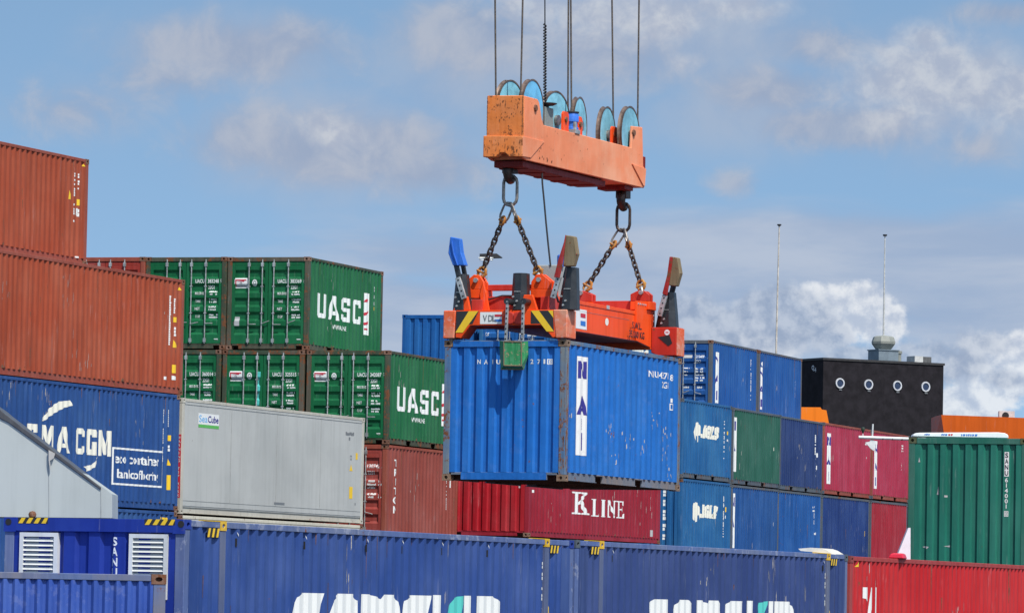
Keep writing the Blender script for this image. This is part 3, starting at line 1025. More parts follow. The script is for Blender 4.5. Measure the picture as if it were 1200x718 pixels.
side(J3, Mark().small(5.0, 2.15, .35, .09, 2, rnd, .9).small(5.2, 1.2, .3, .09, 1, rnd, .9).column(5.2, 1.9, 1.5, .05, rnd, .6))
J4 = container('deep blue container in the lower right row, left of the dull red one', place(bx(11.37, 179.25, 1.53), YI), 7.2, 2.591, j4_p, steel_f, castm=steel_f, group=GI)
side(J4, Mark().column(6.3, 2.05, 1.6, .07, rnd, .9).column(6.3, 1.4, .4, .035, rnd, .4).rect(6.5, 6.62, .5, .75))
side(J4, Mark().rect(6.45, 6.58, 1.2, 1.4), 'sticker', YELL)
J5 = container('dull red container at the right end of the lower row, beside the green box', place(bx(13.655, 186.301, 1.53), YI), 5.95, 2.591, j5_p, steel_f, castm=steel_f, group=GI)
H1 = container('cobalt blue container of the top right tier showing its doors, left of two', place(bx(7.088, 174.181, 6.789), YI), S20 * 1.02, 2.591, h_p, steel_f, end='door', castm=RUSTC, group=GI)
nai_strip(H1, .5, .96, .4, 2.2)
side(H1, Mark().column(5.33, 2.25, 1.8, .06, rnd, .85).column(5.36, 1.7, .7, .035, rnd, .5).rect(5.5, 5.58, 1.3, 1.42))
r4 = random.Random(4)
endm_(H1, Mark().text('213409', 1.84, 1.95, .11, .3, .012).text('5', 2.24, 1.95, .11, .06, .012).text('22G1', 1.84, 1.78, .11, .18, .01).small(1.82, 1.6, .12, .07, 5, r4, .95).small(2.0, 1.6, .12, .07, 5, r4, .95)
      .small(1.42, 1.62, .22, .05, 1, r4, .9).small(1.42, 1.5, .14, .05, 1, r4, .9).small(1.42, 1.38, .12, .05, 1, r4, .9).small(1.4, .95, .22, .06, 1, r4, .9).small(1.85, .95, .26, .07, 1, r4, .9), door=0)
endm_(H1, Mark().rect(1.4, 1.7, 1.95, 2.07), 'placard', GREYP, 0)
H2 = container('cobalt blue container of the top right tier, right of two, beside the black building', place(bx(9.05, 180.031, 6.776), YI), S20 * 1.02, 2.591, h_p, steel_f, castm=RUSTC, group=GI)
nai_strip(H2, .22, .62, .44, 1.98)
side(H2, Mark().column(4.98, 2.2, .5, .05, rnd, .75).column(5.2, 1.7, 1.1, .04, rnd, .7).disc(.46, 2.1, .08))
L2 = container('clear blue container with doors glimpsed right under the orange spreader', place(bx(1.262, 159.84, 6.741), YI), S40, 2.591, ig_p, ig_p, end='door', endm=l_p)
igls(L2, 8.2, 1.62, 1.05)
r5 = random.Random(6)
endm_(L2, Mark().text('IGLS', .06, 1.9, .1, .28, .02, .3), door=1)
endm_(L2, Mark().text('22G1', 1.65, 1.76, .09, .22, .01).small(1.4, 2.0, .2, .06, 1, r5, .9).small(1.65, 1.95, .3, .07, 1, r5, .9).small(1.65, 1.6, .3, .06, 3, r5, .9), door=0)
L1 = container('clear blue container with a bare ribbed end, standing left of the hanging box', place(bx(-1.262, 160.746, 6.741), YI), S40, 2.591, l_p, l_p, end_pitch=.29, castm=l_p)
endm_(L1, Mark().rect(.28, .36, .93, .96).rect(.36, .42, 1.05, 1.06))

# --- front row
M_F1 = place(bx(-3.91, 59.989, -1.962), YF)
M_F2 = place(bx(1.009, 72.878, -1.951), YF)


def front_extras(b, both=True, slots=(1.54, 3.69, 5.76, 7.0, 8.45, 10.2)):
    """45 ft box: extra posts with yellow castings at the 40 ft points, hazard marks and lashing slots."""
    L, H = b.L, b.H
    for x in (1.04, L - 1.04 - .17):
        m = MB(); m.box(x, x + .17, -.0005, .05, .17, H - .12)
        m.build('inner_post', paint('scuffed_blue_grey', albedo(92, 104, 140), .25, .6, albedo(120, 124, 140), .55, .4), b.root)
        o = bpy.data.objects.new('yellow_casting', CAST); col.objects.link(o); o.parent = b.root
        o.location = (x - .004, -.008, H - .115)
        o.material_slots[0].link = 'OBJECT'; o.material_slots[0].material = YELLP
        m = MB(); m.box(x - .5, x + .16, .0, .07, H - .006, H + .004)
        m.build('yellow_edge', YELLP, b.root)
        mk = Mark()
        u0 = x - .4 if x < 4 else x + .2
        mk2 = Mark().rect(u0, u0 + .36, H - .2, H - .09)
        mk2.lay('hazard_panel', BLACKL, b.side, lambda u, v: (u, -.002, v))
        for i in range(3):
            u = u0 + .01 + i * .13
            mk.poly([(u, H - .2), (u + .06, H - .2), (u + .1, H - .09), (u + .04, H - .09)])
        mk.lay('hazard_stripe', YELL, b.side, lambda u, v: (u, -.005, v))
    m = MB()
    for x in slots:
        m.box(x, x + .018, .001, .02, H - .30, H - .2)
    m.build('lashing_slot', DARK, b.root)
    mk = Mark()
    for x in slots:
        mk.poly([(x + .0, H - .12), (x + .05, H - .15), (x + .06, H - .18), (x + .01, H - .14)])
    mk.lay('paint_chip', WHITE, b.side, lambda u, v: (u, -.003, v))
    for x0, x1 in ((.15, .52), (L - .52, L - .15)):
        m = MB(); m.box(x0 + .003, x1, .0005, .05, .17, H - .12)
        m.build('corner_plate', b.side.data.materials[0], b.root)


YELLP = paint('yellow_casting_paint', (.75, .46, .02), .35, .4, (.6, .4, .1), .5, .3, scale=3)


ff_p = paint('scuffed_rail_blue', albedo(88, 108, 160), .3, .7, albedo(118, 128, 156), .55, .4, spots=.5)


def samskip(b, d=0.0, dv=0.0, k=1.0):
    """Tops of tall white cut letters whose lower halves run out of the picture; one teal leg."""
    P = lambda pts: [(x * k + d, y + dv) for x, y in pts]
    mk = Mark()
    mk.poly(P([(3.36, 1.2), (3.42, 1.78), (3.52, 1.98), (3.66, 2.04), (4.39, 2.04), (4.2, 1.5), (3.95, 1.5), (3.95, 1.2)]))
    mk.poly(P([(4.4, 1.2), (4.4, 1.6), (4.63, 1.78), (4.70, 1.95), (4.9, 2.04), (5.33, 2.04), (5.52, 1.95), (5.54, 1.2)]))
    mk.poly(P([(5.68, 1.2), (5.70, 2.04), (5.95, 2.04), (6.35, 1.98), (6.4, 2.04), (6.78, 2.04), (6.94, 1.95), (7.02, 1.7), (7.02, 1.2)]))
    mk.poly(P([(7.12, 1.2), (7.15, 1.8), (7.19, 1.96), (7.4, 2.04), (8.11, 2.04), (8.0, 1.6), (7.75, 1.55), (7.75, 1.2)]))
    mk.poly(P([(8.24, 1.2), (8.24, 2.05), (8.55, 2.05), (8.53, 1.2)]))
    mk.poly(P([(9.42, 1.2), (9.42, 2.05), (9.65, 2.05), (9.63, 1.2)]))
    mk.poly(P([(9.8, 1.2), (9.82, 2.05), (10.52, 2.05), (10.72, 1.98), (10.84, 1.75), (10.84, 1.2)]))
    side(b, mk, 'logo', WHITE)
    side(b, Mark().poly(P([(8.6, 1.2), (8.85, 1.9), (8.97, 2.02), (9.36, 2.05), (9.2, 1.7), (9.1, 1.2)])), 'logo', TEAL)
    r6 = random.Random(12)
    side(b, Mark().column(12.42, 2.56, 2.05, .05, r6, .7).column(12.63, 2.48, 1.9, .05, r6, .7).column(12.45, 1.9, 1.5, .05, r6, .7))
    side(b, Mark().poly([(12.63, 1.6), (12.72, 1.6), (12.72, 1.9), (12.66, 1.95)]), 'sticker', YELL)


F1 = container('violet blue long front container with two louvred vents on its end', M_F1, S45, 2.896, f_p, ff_p, endm=fe_p, castm=fe_p, side_pitch=.285, end_pitch=.36)
front_extras(F1)
samskip(F1)
F2 = container('slate blue long front container next to the signal red one', M_F2, S45, 2.896, f2_p, ff_p, castm=steel_f, side_pitch=.285)
front_extras(F2, slots=(1.6, 12.3))
samskip(F2, -.1, .01)
# end dressing of F1
m = MB()
m.box(-.012, .003, .02, W - .02, 2.896 - .165, 2.896 - .004)
hd = m.build('end_header', fe_p, F1.root, bevel=.004)
m = MB()
m.box(-.014, .0, -.004, .16, 2.72, 2.895); m.box(-.014, .0, W - .16, W + .004, 2.72, 2.895)
m.build('end_corner_plate', fe_p, F1.root)
for y in (.05, W - .06):
    m = MB(); m.lathe([(.042, 0), (.042, .003)], (-.0145, y, 2.838), (-1, 0, 0), 16)
    m.build('corner_hole', DARK, F1.root)
for u in (.19, 1.9):
    Mark().rect(u, u + .41, 2.822, 2.893).lay('hazard_panel', BLACKL, hd, lambda a, v: (-.0145, W - a, v))
    mk = Mark()
    for i in range(4):
        a0 = u + .005 + i * .105
        mk.poly([(a0, 2.824), (a0 + .058, 2.824), (min(u + .41, a0 + .1), 2.892), (a0 + .045, 2.892)])
    mk.lay('hazard_stripe', YELL, hd, lambda a, v: (-.017, W - a, v))
WPAINT = paint('white_vent_paint', (.66, .67, .64), .15, .4, (.5, .5, .46), .5, .3)
for u in (.22, 1.70):
    v0, v1, w_ = 1.92, 2.712, .515
    fr = MB()
    y0, y1 = W - u - w_, W - u
    fr.box(-.02, .062, y0, y0 + .05, v0, v1); fr.box(-.02, .062, y1 - .05, y1, v0, v1)
    fr.box(-.02, .062, y0 + .05, y1 - .05, v1 - .05, v1); fr.box(-.02, .062, y0 + .05, y1 - .05, v0, v0 + .05)
    vf = fr.build('louvred_vent', WPAINT, F1.root)
    bk = MB(); bk.box(.048, .058, y0 + .05, y1 - .05, v0 + .05, v1 - .05)
    bk.build('vent_back', DARK, vf)
    sl_ = MB()
    n = 12
    for i in range(n):
        z = v0 + .05 + (v1 - v0 - .1) * i / n
        sl_.add([(-.018, y0 + .05, z), (-.018, y1 - .05, z), (.03, y1 - .05, z + .05), (.03, y0 + .05, z + .05), (-.012, y0 + .05, z - .004), (-.012, y1 - .05, z - .004), (.036, y1 - .05, z + .046), (.036, y0 + .05, z + .046)],
                [(0, 1, 2, 3), (4, 7, 6, 5), (0, 4, 5, 1), (3, 2, 6, 7)])
    sl_.build('vent_slat', WPAINT, vf)
endm_(F1, Mark().stack('SANU', 1.495, 2.67, .105, .085, .125, .03))

RR = container('signal red container at the bottom right corner with white block marks', place(bx(5.951, 85.786, -1.970), YF), S40, 2.896, r_p, paint('dull_red_frame', albedo(170, 62, 60), .3, .5, None, .6, .3), castm=paint('dull_red_casting', albedo(140, 50, 46), .5, .5, None, .6, .3, scale=3))
mk = Mark()
mk.poly([(.8, 2.36), (1.1, 2.36), (1.12, 2.05), (.98, 2.16), (.8, 2.18)])
mk.poly([(1.12, 1.3), (1.2, 2.0), (1.26, 2.36), (1.44, 2.36), (1.42, 2.1), (1.3, 1.95), (1.22, 1.72)])
mk.poly([(1.28, 1.86), (1.42, 1.9), (1.42, 1.76), (1.28, 1.74)]).rect(.82, 1.02, 1.3, 1.62).rect(1.3, 1.44, 1.3, 1.5)
mk.rect(1.53, 1.69, 1.2, 2.365)
side(RR, mk, 'lettering', WHITE)
side(RR, Mark().poly([(.36, 2.71), (.5, 2.71), (.58, 2.79), (.48, 2.79)]), 'sticker', YELL)

# --- foremost blue box at the lower left, turned square on
Pq = at(195, 672.6, 58.6)
Mq = Matrix.Translation(Vector((Pq.x, Pq.y, Pq.z - 2.591))) @ Matrix.Rotation(R(8), 4, 'Z') @ Matrix.Translation(Vector((-S20, 0, 0)))
q_p = paint('mid_blue_paint', albedo(56, 88, 176), .12, .5, albedo(84, 112, 180), .5, .35, spots=.15)
Q = container('mid blue container in the bottom left corner with a rusty top corner', Mq, S20, 2.591, q_p, paint('scuffed_blue_frame', albedo(90, 112, 160), .55, .6, albedo(130, 120, 110), .6, .4), side_pitch=.132)

# --- green end at the right
GRc = container('bottle green container at the right edge with a white vertical plate', place(tuple(at(1205, 513.3, 98.8) - Vector((0, 0, 2.896))), 17.0), S20, 2.896, gr_p, paint('green_frame_paint', albedo(34, 104, 88), .25, .4, None, .5, .3), castm=paint('olive_casting', albedo(84, 92, 62), .5, .5, None, .6, .3, scale=3), end_pitch=.252)
endm_(GRc, Mark().rect(1.96, 2.05, 2.13, 2.62), 'label_plate', WHITE)
endm_(GRc, Mark().stack('SANU', 2.005, 2.6, .095, .07, .118, .02), 'lettering', BLACKL, e=.008)
endm_(GRc, Mark().stack('614001', 2.005, 2.1, .085, .075, .105, .02).frame(1.965, 2.05, 1.33, 1.44, .012).stack('8', 2.007, 1.42, .07, .05, .1, .01))
endm_(GRc, Mark().poly([(.58, 1.75), (.62, 1.75), (.61, 1.92)]).rect(.74, .8, 1.7, 1.74).poly([(.3, .7), (.4, .66), (.44, .7), (.36, .72)]).poly([(.74, .72), (.86, .7), (.86, .74)]).poly([(.2, 2.4), (.24, 2.4), (.22, 2.5)]), 'paint_chip', GREYP)

# ---------------------------------------------------------------- wear on the big sides
SCUFF = plain('pale_scuff', (.33, .31, .29), .7, 0, .4, 30)
DRIP = plain('rust_drip', (.12, .055, .03), .8, 0, .5, 25)


def weather(b, seed, drips=24, scuffs=30, pale=None):
    r_ = random.Random(seed)
    L, H = b.L, b.H
    mk = Mark()
    for i in range(drips):
        u = r_.uniform(.2, L - .2)
        top = r_.random() < .6
        v = H - .09 if top else r_.uniform(.4, H - .4)
        w_ = r_.uniform(.008, .022); h_ = r_.expovariate(5) + .05
        v1 = max(.18, v - h_)
        mk.poly([(u, v), (u + w_ * .3, v1), (u + w_ * .7, v1 + .01), (u + w_, v)])
    for i in range(drips // 2):
        u = r_.uniform(.2, L - .2); h_ = r_.uniform(.02, .09); w_ = r_.uniform(.02, .09)
        mk.poly([(u, .172), (u + w_, .172), (u + w_ * .7, .172 + h_), (u + w_ * .3, .172 + h_ * .7)])
    side(b, mk, 'rust_drip', DRIP, .0025)
    mk = Mark()
    for c_ in range(max(1, scuffs // 8)):
        cu, cv = r_.uniform(.4, L - .4), r_.uniform(.4, H - .5)
        for i in range(8):
            u = cu + r_.gauss(0, .22); v = min(H - .3, max(.3, cv + r_.gauss(0, .2)))
            w_ = r_.uniform(.005, .014); h_ = r_.uniform(.04, .3)
            mk.poly([(u, v), (u + w_, v + h_ * .2), (u + w_ * .8, min(H - .1, v + h_)), (u - w_ * .3, min(H - .1, v + h_ * .7))])
    side(b, mk, 'scuff', pale or SCUFF, .0025)


for i_, (b_c, d_, s_c) in enumerate(((A, 30, 40), (Bc, 40, 56), (Cc, 30, 40), (F1, 26, 40), (F2, 26, 40), (RR, 24, 64), (G2, 16, 16), (G5, 16, 16), (T, 20, 24), (Kc, 24, 32),
                                    (I1, 10, 8), (J1, 10, 8), (I2, 10, 8), (I3, 10, 16), (I4, 10, 8), (I5, 10, 8), (J2, 10, 8), (J3, 10, 8), (J4, 10, 16), (J5, 10, 8), (H1, 12, 8), (H2, 12, 8), (Q, 14, 40))):
    weather(b_c, 100 + i_, d_, s_c)

# ---------------------------------------------------------------- the lift: one local frame for box, spreader and headblock
HY, HP, HR = R(22.37446), R(-.17205), R(-.16672)
_ux = Vector((math.sin(HY), math.cos(HY), 0)); _wx = Vector((-math.cos(HY), math.sin(HY), 0))
hu = math.cos(HP) * _ux + math.sin(HP) * Vector((0, 0, 1))
hz = hu.cross(_wx).normalized()
hw = math.cos(HR) * _wx + math.sin(HR) * hz
hz = hu.cross(hw)
HO = Vector((1.02137642, 90.56165483, 2.24161207 + CAMZ))
MH = Matrix(((hu.x, hw.x, hz.x, HO.x), (hu.y, hw.y, hz.y, HO.y), (hu.z, hw.z, hz.z, HO.z), (0, 0, 0, 1)))
MHi = MH.inverted()


def pl(px, py, a=None, b=None):
    """Point of the lift's frame on the plane a (length) or b (across) that the photo shows at (px, py)."""
    o = MHi @ CAM
    d = MHi.to_3x3() @ ray(px, py)
    t = (a - o.x) / d.x if a is not None else (b - o.y) / d.y
    return o + d * t


def bh(a, pts): return [(q.y, q.z) for q in (pl(x, y, a=a) for x, y in pts)]
def ah(b, pts): return [(q.x, q.z) for q in (pl(x, y, b=b) for x, y in pts)]


HG = container('bright blue container hanging from the orange spreader in mid air', MH, S20, 2.591, hg_p, hg_f, pockets=True, castm=paint('rusty_grey_casting', albedo(150, 120, 96), .5, .6, albedo(120, 110, 100), .6, .3, scale=3), railm=paint('grey_blue_rail', albedo(110, 128, 150), .5, .5, albedo(140, 120, 100), .6, .4))
mk = Mark()
for ch, u in (('N', .66), ('A', .78), ('I', .96), ('U', 1.03)): mk.text(ch, u, 2.15, .085, .07 if ch != 'I' else .02, .02)
for ch, u in (('2', 1.72), ('7', 1.84), ('1', 1.98)): mk.text(ch, u, 2.15, .085, .06 if ch != '1' else .035, .02)
mk.text('8', 2.07, 2.155, .07, .05, .015).frame(2.05, 2.14, 2.14, 2.24, .012)
endm_(HG, mk)
side(HG, Mark().rect(.62, 1.1, .5, 2.325), 'label_strip', WHITE)
mk = Mark().text('N', .66, 1.92, .32, .36, .04).rect(.82, .93, .6, .92)
put_block(mk, 'A', .64, 1.07, 1.25, 1.6)
for i in range(7): mk.rect(.86, .9, .98 + i * .03, .995 + i * .03)
side(HG, mk, 'lettering', NAVYL, .008)
mk = Mark().text('NAIU 343271', 4.35, 2.14, .12, .98, .012).text('8', 5.5, 2.12, .12, .1, .012).text('22G1', 5.0, 1.96, .12, .34, .012).frame(5.5, 5.62, 1.55, 1.68, .02).rect(5.52, 5.6, 1.7, 1.78)
side(HG, mk)
m = MB(); m.box(-.002, .0035, .175, W - .175, 2.591 - .122, 2.591 - .02); m.build('end_header', hg_p, HG.root)
m = MB(); m.box(.012, .0195, .37, W - .37, .022, .153); m.build('end_sill', hg_p, HG.root)
r9 = random.Random(77)
mk = Mark()
for i in range(46):                                    # rust that runs down the near corner post, side face
    u = r9.uniform(.012, .13); v = r9.betavariate(1.2, 1.6) * 2.2 + .13
    w_ = r9.uniform(.01, .035); h_ = r9.uniform(.06, .3)
    mk.poly([(u, v), (u + w_ * .5, v - h_), (u + w_, v - h_ * .1), (u + w_ * .7, v + h_ * .25)])
mk.lay('rust_stain', RUSTS, HG.side, lambda u, v: (min(u, .146), .0028, v))
mk = Mark()
for i in range(26):
    u = r9.uniform(.01, .11); v = r9.betavariate(1, 2.2) * 2.0 + .13
    w_ = r9.uniform(.008, .03); h_ = r9.uniform(.05, .22)
    mk.poly([(u, v), (u + w_ * .5, v - h_), (u + w_, v - h_ * .1), (u + w_ * .7, v + h_ * .25)])
mk.lay('rust_stain', RUSTS, HG.end, lambda u, v: (.0026, u, v))
mk = Mark()
for i in range(22):
    u = S20 - r9.uniform(.02, .14); v = r9.uniform(.14, 2.4)
    w_ = r9.uniform(.008, .03); h_ = r9.uniform(.05, .25)
    mk.poly([(u, v), (u + w_ * .5, v - h_), (u + w_, v - h_ * .1), (u + w_ * .7, v + h_ * .25)])
mk.lay('rust_stain', RUSTS, HG.side, lambda u, v: (u, .0028, v))
r7 = random.Random(21)
mk = Mark()
for (u, v, s_, k_) in ((2.25, .95, .12, 14), (3.3, .82, .14, 14), (4.75, 1.32, .14, 12), (5.35, 1.0, .18, 16), (4.1, .72, .1, 8), (5.2, .6, .12, 10), (2.6, .5, .1, 5), (5.5, .35, .15, 10), (.4, 1.2, .1, 4)):
    for i in range(k_):
        x, y = u + r7.gauss(0, s_), v + r7.gauss(0, s_ * .6)
        w_ = r7.uniform(.008, .022); h_ = r7.uniform(.02, .12)
        mk.poly([(x, y), (x + w_, y + h_ * .2), (x + w_ * .8, y + h_), (x - w_ * .2, y + h_ * .7)])
side(HG, mk, 'scrape', GREYP)

ORG = paint('spreader_orange_paint', (.86, .075, .009), .14, .3, (.8, .12, .03), .42, .3, .1)
ORGD = paint('spreader_dark_red', (.52, .03, .015), .2, .3, None, .45, .3, .1)  # darker red than the main orange, for inner frame, far end and discs
WORN = paint('worn_orange_paint', (.74, .12, .04), .35, .7, (.58, .32, .22), .6, .15, .2, spots=.8, scale=3)
SALM = paint('faded_orange_paint', (.80, .25, .115), .22, .8, (.80, .36, .21), .6, .1, .1, scale=1.7)
SALME = paint('faded_rusty_orange_paint', (.76, .21, .045), .66, .8, (.68, .24, .09), .6, .25, .15, scale=2.6, rustc=(.12, .04, .014))
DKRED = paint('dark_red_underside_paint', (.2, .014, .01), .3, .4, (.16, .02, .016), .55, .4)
BLK = plain('black_gloss_housing', (.022, .024, .027), .35, 0, .3, 5)
KHAKI = paint('khaki_worn_steel', (.21, .165, .095), .5, .6, (.27, .2, .12), .6, .4, .15, scale=2)
TIPR = paint('guide_red_paint', (.36, .022, .02), .55, .4, None, .5, .3, scale=2)
TIPB = paint('guide_blue_paint', (.03, .16, .62), .1, .3, None, .4, .3, scale=2)
TIPG = paint('guide_green_paint', (.03, .25, .085), .6, .6, (.12, .32, .18), .5, .5, .2, scale=3, rustc=(.2, .13, .09))

SP = thing('container_spreader', 'orange lifting frame with black corner housings gripping the hanging blue box', 'spreader', MH @ Matrix.Translation((0, 0, 0)))


def part(m, name, mat, parent=SP, bevel=.008, smooth=False): return m.build(name, mat, parent, bevel=bevel, smooth=smooth)


# front end beam
m = MB()
m.prism([(2.2, 3.14), (2.2, 2.64), (2.09, 2.625), (1.91, 2.86), (.48, 2.86), (.26, 2.625), (.2, 2.64), (.25, 3.14)], 0, -.05, .36)
fb = part(m, 'end_beam', ORG)
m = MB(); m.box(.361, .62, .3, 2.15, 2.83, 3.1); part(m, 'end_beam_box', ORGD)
m = MB(); m.prism([(2.2, 3.141), (2.445, 3.141), (2.45, 2.622), (2.23, 2.622)], 0, -.06, .40); part(m, 'corner_block', WORN, bevel=.015)
m = MB(); m.prism([(-.02, 3.141), (.262, 3.141), (.2, 2.618), (-.02, 2.618)], 0, -.06, .40); part(m, 'corner_block', WORN, bevel=.015)
for y in (.1, W - .1):
    for x in (.1, S20 - .1):
        m = MB(); m.lathe([(.05, 2.55), (.05, 2.64)], (x, y, 0), (0, 0, 1), 10); part(m, 'twistlock', STEEL, bevel=0)
# hazard paint
Z_ = lambda e: (lambda u, v: (-.05 - e, u, v))
Mark().poly([(2.19, 3.125), (1.74, 3.125), (1.86, 2.885), (1.95, 2.885), (2.13, 2.74), (2.19, 2.74)]).lay('hazard_panel', BLACKL, fb, Z_(.003))
Mark().poly([(.70, 3.125), (.262, 3.125), (.235, 2.74), (.32, 2.74), (.46, 2.885), (.70, 2.885)]).lay('hazard_panel', BLACKL, fb, Z_(.003))
Mark().poly([(2.2, 2.73), (2.05, 2.73), (1.75, 3.125), (1.94, 3.125)]).poly([(.70, 3.125), (.54, 3.125), (.235, 2.74), (.38, 2.74)]).poly([(.36, 3.125), (.262, 3.125), (.25, 2.99)]).lay('hazard_stripe', YELL, fb, Z_(.006))
Mark().rect(1.275, 1.71, 2.885, 3.105).lay('sign_plate', WHITE, fb, Z_(.004))
mk = Mark()
for ch, u in (('V', 1.655), ('D', 1.545), ('L', 1.465)):
    vs, fs, tw = text2d(ch, .02)
    mk.add([(u - x / tw * .085, 2.93 + y * .12) for x, y in vs], fs)
mk.lay('lettering', GREYL, fb, Z_(.008))
Mark().rect(1.275, 1.42, 3.02, 3.06).lay('flag_stripe', REDL, fb, Z_(.008))
Mark().rect(1.275, 1.42, 2.925, 2.97).lay('flag_stripe', BLUEL, fb, Z_(.008))
for y in (.95, 1.12):
    m = MB(); m.lathe([(.12, 0), (.12, .02), (.1, .03)], (-.05, y, 2.99), (-1, 0, 0), 20); part(m, 'cover_disc', ORGD, fb, 0)
# brackets above the end beam
m = MB(); m.prism([(2.27, 3.142), (2.14, 3.40), (1.99, 3.40), (1.93, 3.142)], 0, -.02, .05); part(m, 'bracket', ORG)
m = MB(); m.prism([(.94, 3.142), (.86, 3.42), (.69, 3.42), (.59, 3.142)], 0, -.02, .05); part(m, 'bracket', ORG)
# inner frame
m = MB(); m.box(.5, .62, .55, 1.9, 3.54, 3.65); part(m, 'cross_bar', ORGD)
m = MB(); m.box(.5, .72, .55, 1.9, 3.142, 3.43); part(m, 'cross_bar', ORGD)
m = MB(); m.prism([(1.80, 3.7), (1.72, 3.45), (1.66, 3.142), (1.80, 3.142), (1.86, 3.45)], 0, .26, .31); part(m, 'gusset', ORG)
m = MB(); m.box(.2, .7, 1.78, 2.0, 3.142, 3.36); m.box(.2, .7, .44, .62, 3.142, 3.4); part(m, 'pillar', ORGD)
# lugs
LUGS = []
for a0, a1, yc, mir in ((.3, .72, 1.98, 1), (.3, .72, .66, -1), (5.4, 5.8, .64, 1), (5.4, 5.8, 1.84, -1)):
    near = a0 < 1
    zt = 3.81 if near else 3.86
    zb = 3.55 if near else 3.66
    pts = [(yc + mir * .2, zb), (yc + mir * .2, zb + .14), (yc + mir * .02, zt + .02), (yc - mir * .1, zt), (yc - mir * .19, zb + .13), (yc - mir * .19, zb)]
    m = MB(); m.prism(pts, 0, a0, a0 + .06); m.prism(pts, 0, a0 + .16, a0 + .22)
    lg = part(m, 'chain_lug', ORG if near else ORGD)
    m = MB(); m.box(a0, a1, yc - .19, yc + .2, zb - .16, zb - .001); part(m, 'lug_box', ORG)
    m = MB(); m.lathe([(.045, 0), (.045, .32)], (a0 - .05, yc - .03 * mir, zb + .17), (1, 0, 0), 10); part(m, 'lug_pin', GALV, lg, 0)
    LUGS.append((a0 + .11, yc - .03 * mir, zb + .17))
# central beam
m = MB()
m.box(.62, 5.66, .55, 1.89, 2.86, 3.44)
cb = part(m, 'main_beam', ORG)
m = MB(); m.box(.63, 4.9, .538, .549, 3.37, 3.4395); m.prism([(4.88, 3.63), (5.86, 3.68), (5.86, 2.75), (4.9, 2.86)], 1, .5, .5495); m.box(5.66, 5.87, .50, 1.9, 2.74, 3.67); part(m, 'beam_end_plate', ORG)
m = MB(); m.box(5.5, 5.87, .56, 1.88, 3.45, 3.68); part(m, 'cross_bar', ORGD)
m = MB(); m.prism([(1.3, 3.25), (4.6, 3.25), (4.6, 3.245), (1.3, 3.245)], 1, .546, .55); part(m, 'weld_seam', GREYL, cb, 0)
SF = lambda e: (lambda u, v: (u, .55 - e, v))
Pp = lambda x, y: (pl(x, y, b=.55).x, pl(x, y, b=.55).z)
Mark().poly([Pp(672.5, 361), Pp(687.3, 363.5), Pp(687.3, 386.5), Pp(672.5, 384)]).lay('sign_plate', WHITE, cb, SF(.004))
Mark().poly([Pp(680, 366.8), Pp(685.8, 367.8), Pp(685.8, 372.8), Pp(680, 371.6)]).lay('flag_stripe', REDL, cb, SF(.008))
Mark().poly([Pp(680, 375.6), Pp(685.8, 376.6), Pp(685.8, 382.3), Pp(680, 381)]).lay('flag_stripe', BLUEL, cb, SF(.008))
a1_, z1_ = Pp(737.5, 384.5); a2_, _z = Pp(749, 386)
Mark().text('S.W.L.', a1_, z1_, .13, a2_ - a1_, .025).lay('lettering', BLACKL, cb, SF(.056))
a1_, z1_ = Pp(734, 394.5); a2_, _z = Pp(752, 397)
Mark().text('35.000 KG', a1_, z1_, .13, a2_ - a1_, .025).lay('lettering', BLACKL, cb, SF(.056))
a1_, z1_ = Pp(711, 377)
Mark().disc(a1_, z1_, .09, .8).lay('target_spot', CREAM, cb, SF(.004))
Mark().rect(a1_ - .06, a1_ + .1, 3.38, 3.45).lay('name_plate', GREYP, cb, SF(.016))
# far end blocks
m = MB(); m.prism([(-.02, 3.17), (.5, 3.17), (.5, 2.68), (.36, 2.62), (-.02, 2.618)], 0, 5.68, 6.1)
fbk = part(m, 'corner_block', ORGD, bevel=.012)
m = MB(); m.box(5.70, 6.11, -.03, -.021, 2.62, 3.16); part(m, 'wear_plate', WORN, fbk)
m = MB(); m.prism([(W + .02, 3.17), (1.94, 3.17), (1.94, 2.68), (2.08, 2.62), (W + .02, 2.618)], 0, 5.68, 6.1); part(m, 'corner_block', ORGD, bevel=.012)
m = MB(); m.prism([(.36, 2.98), (.12, 3.02), (.06, 2.86), (.14, 2.8)], 0, 5.674, 5.679); part(m, 'access_hole', DARK, fbk, 0)
m = MB(); m.lathe([(.055, 0), (.055, .004)], (5.678, .17, 3.07), (-1, 0, 0), 14); part(m, 'warning_disc', WHITE, fbk, 0)
m = MB(); m.box(5.672, 5.676, .14, .2, 3.06, 3.08); part(m, 'warning_bar', REDL, fbk, 0)


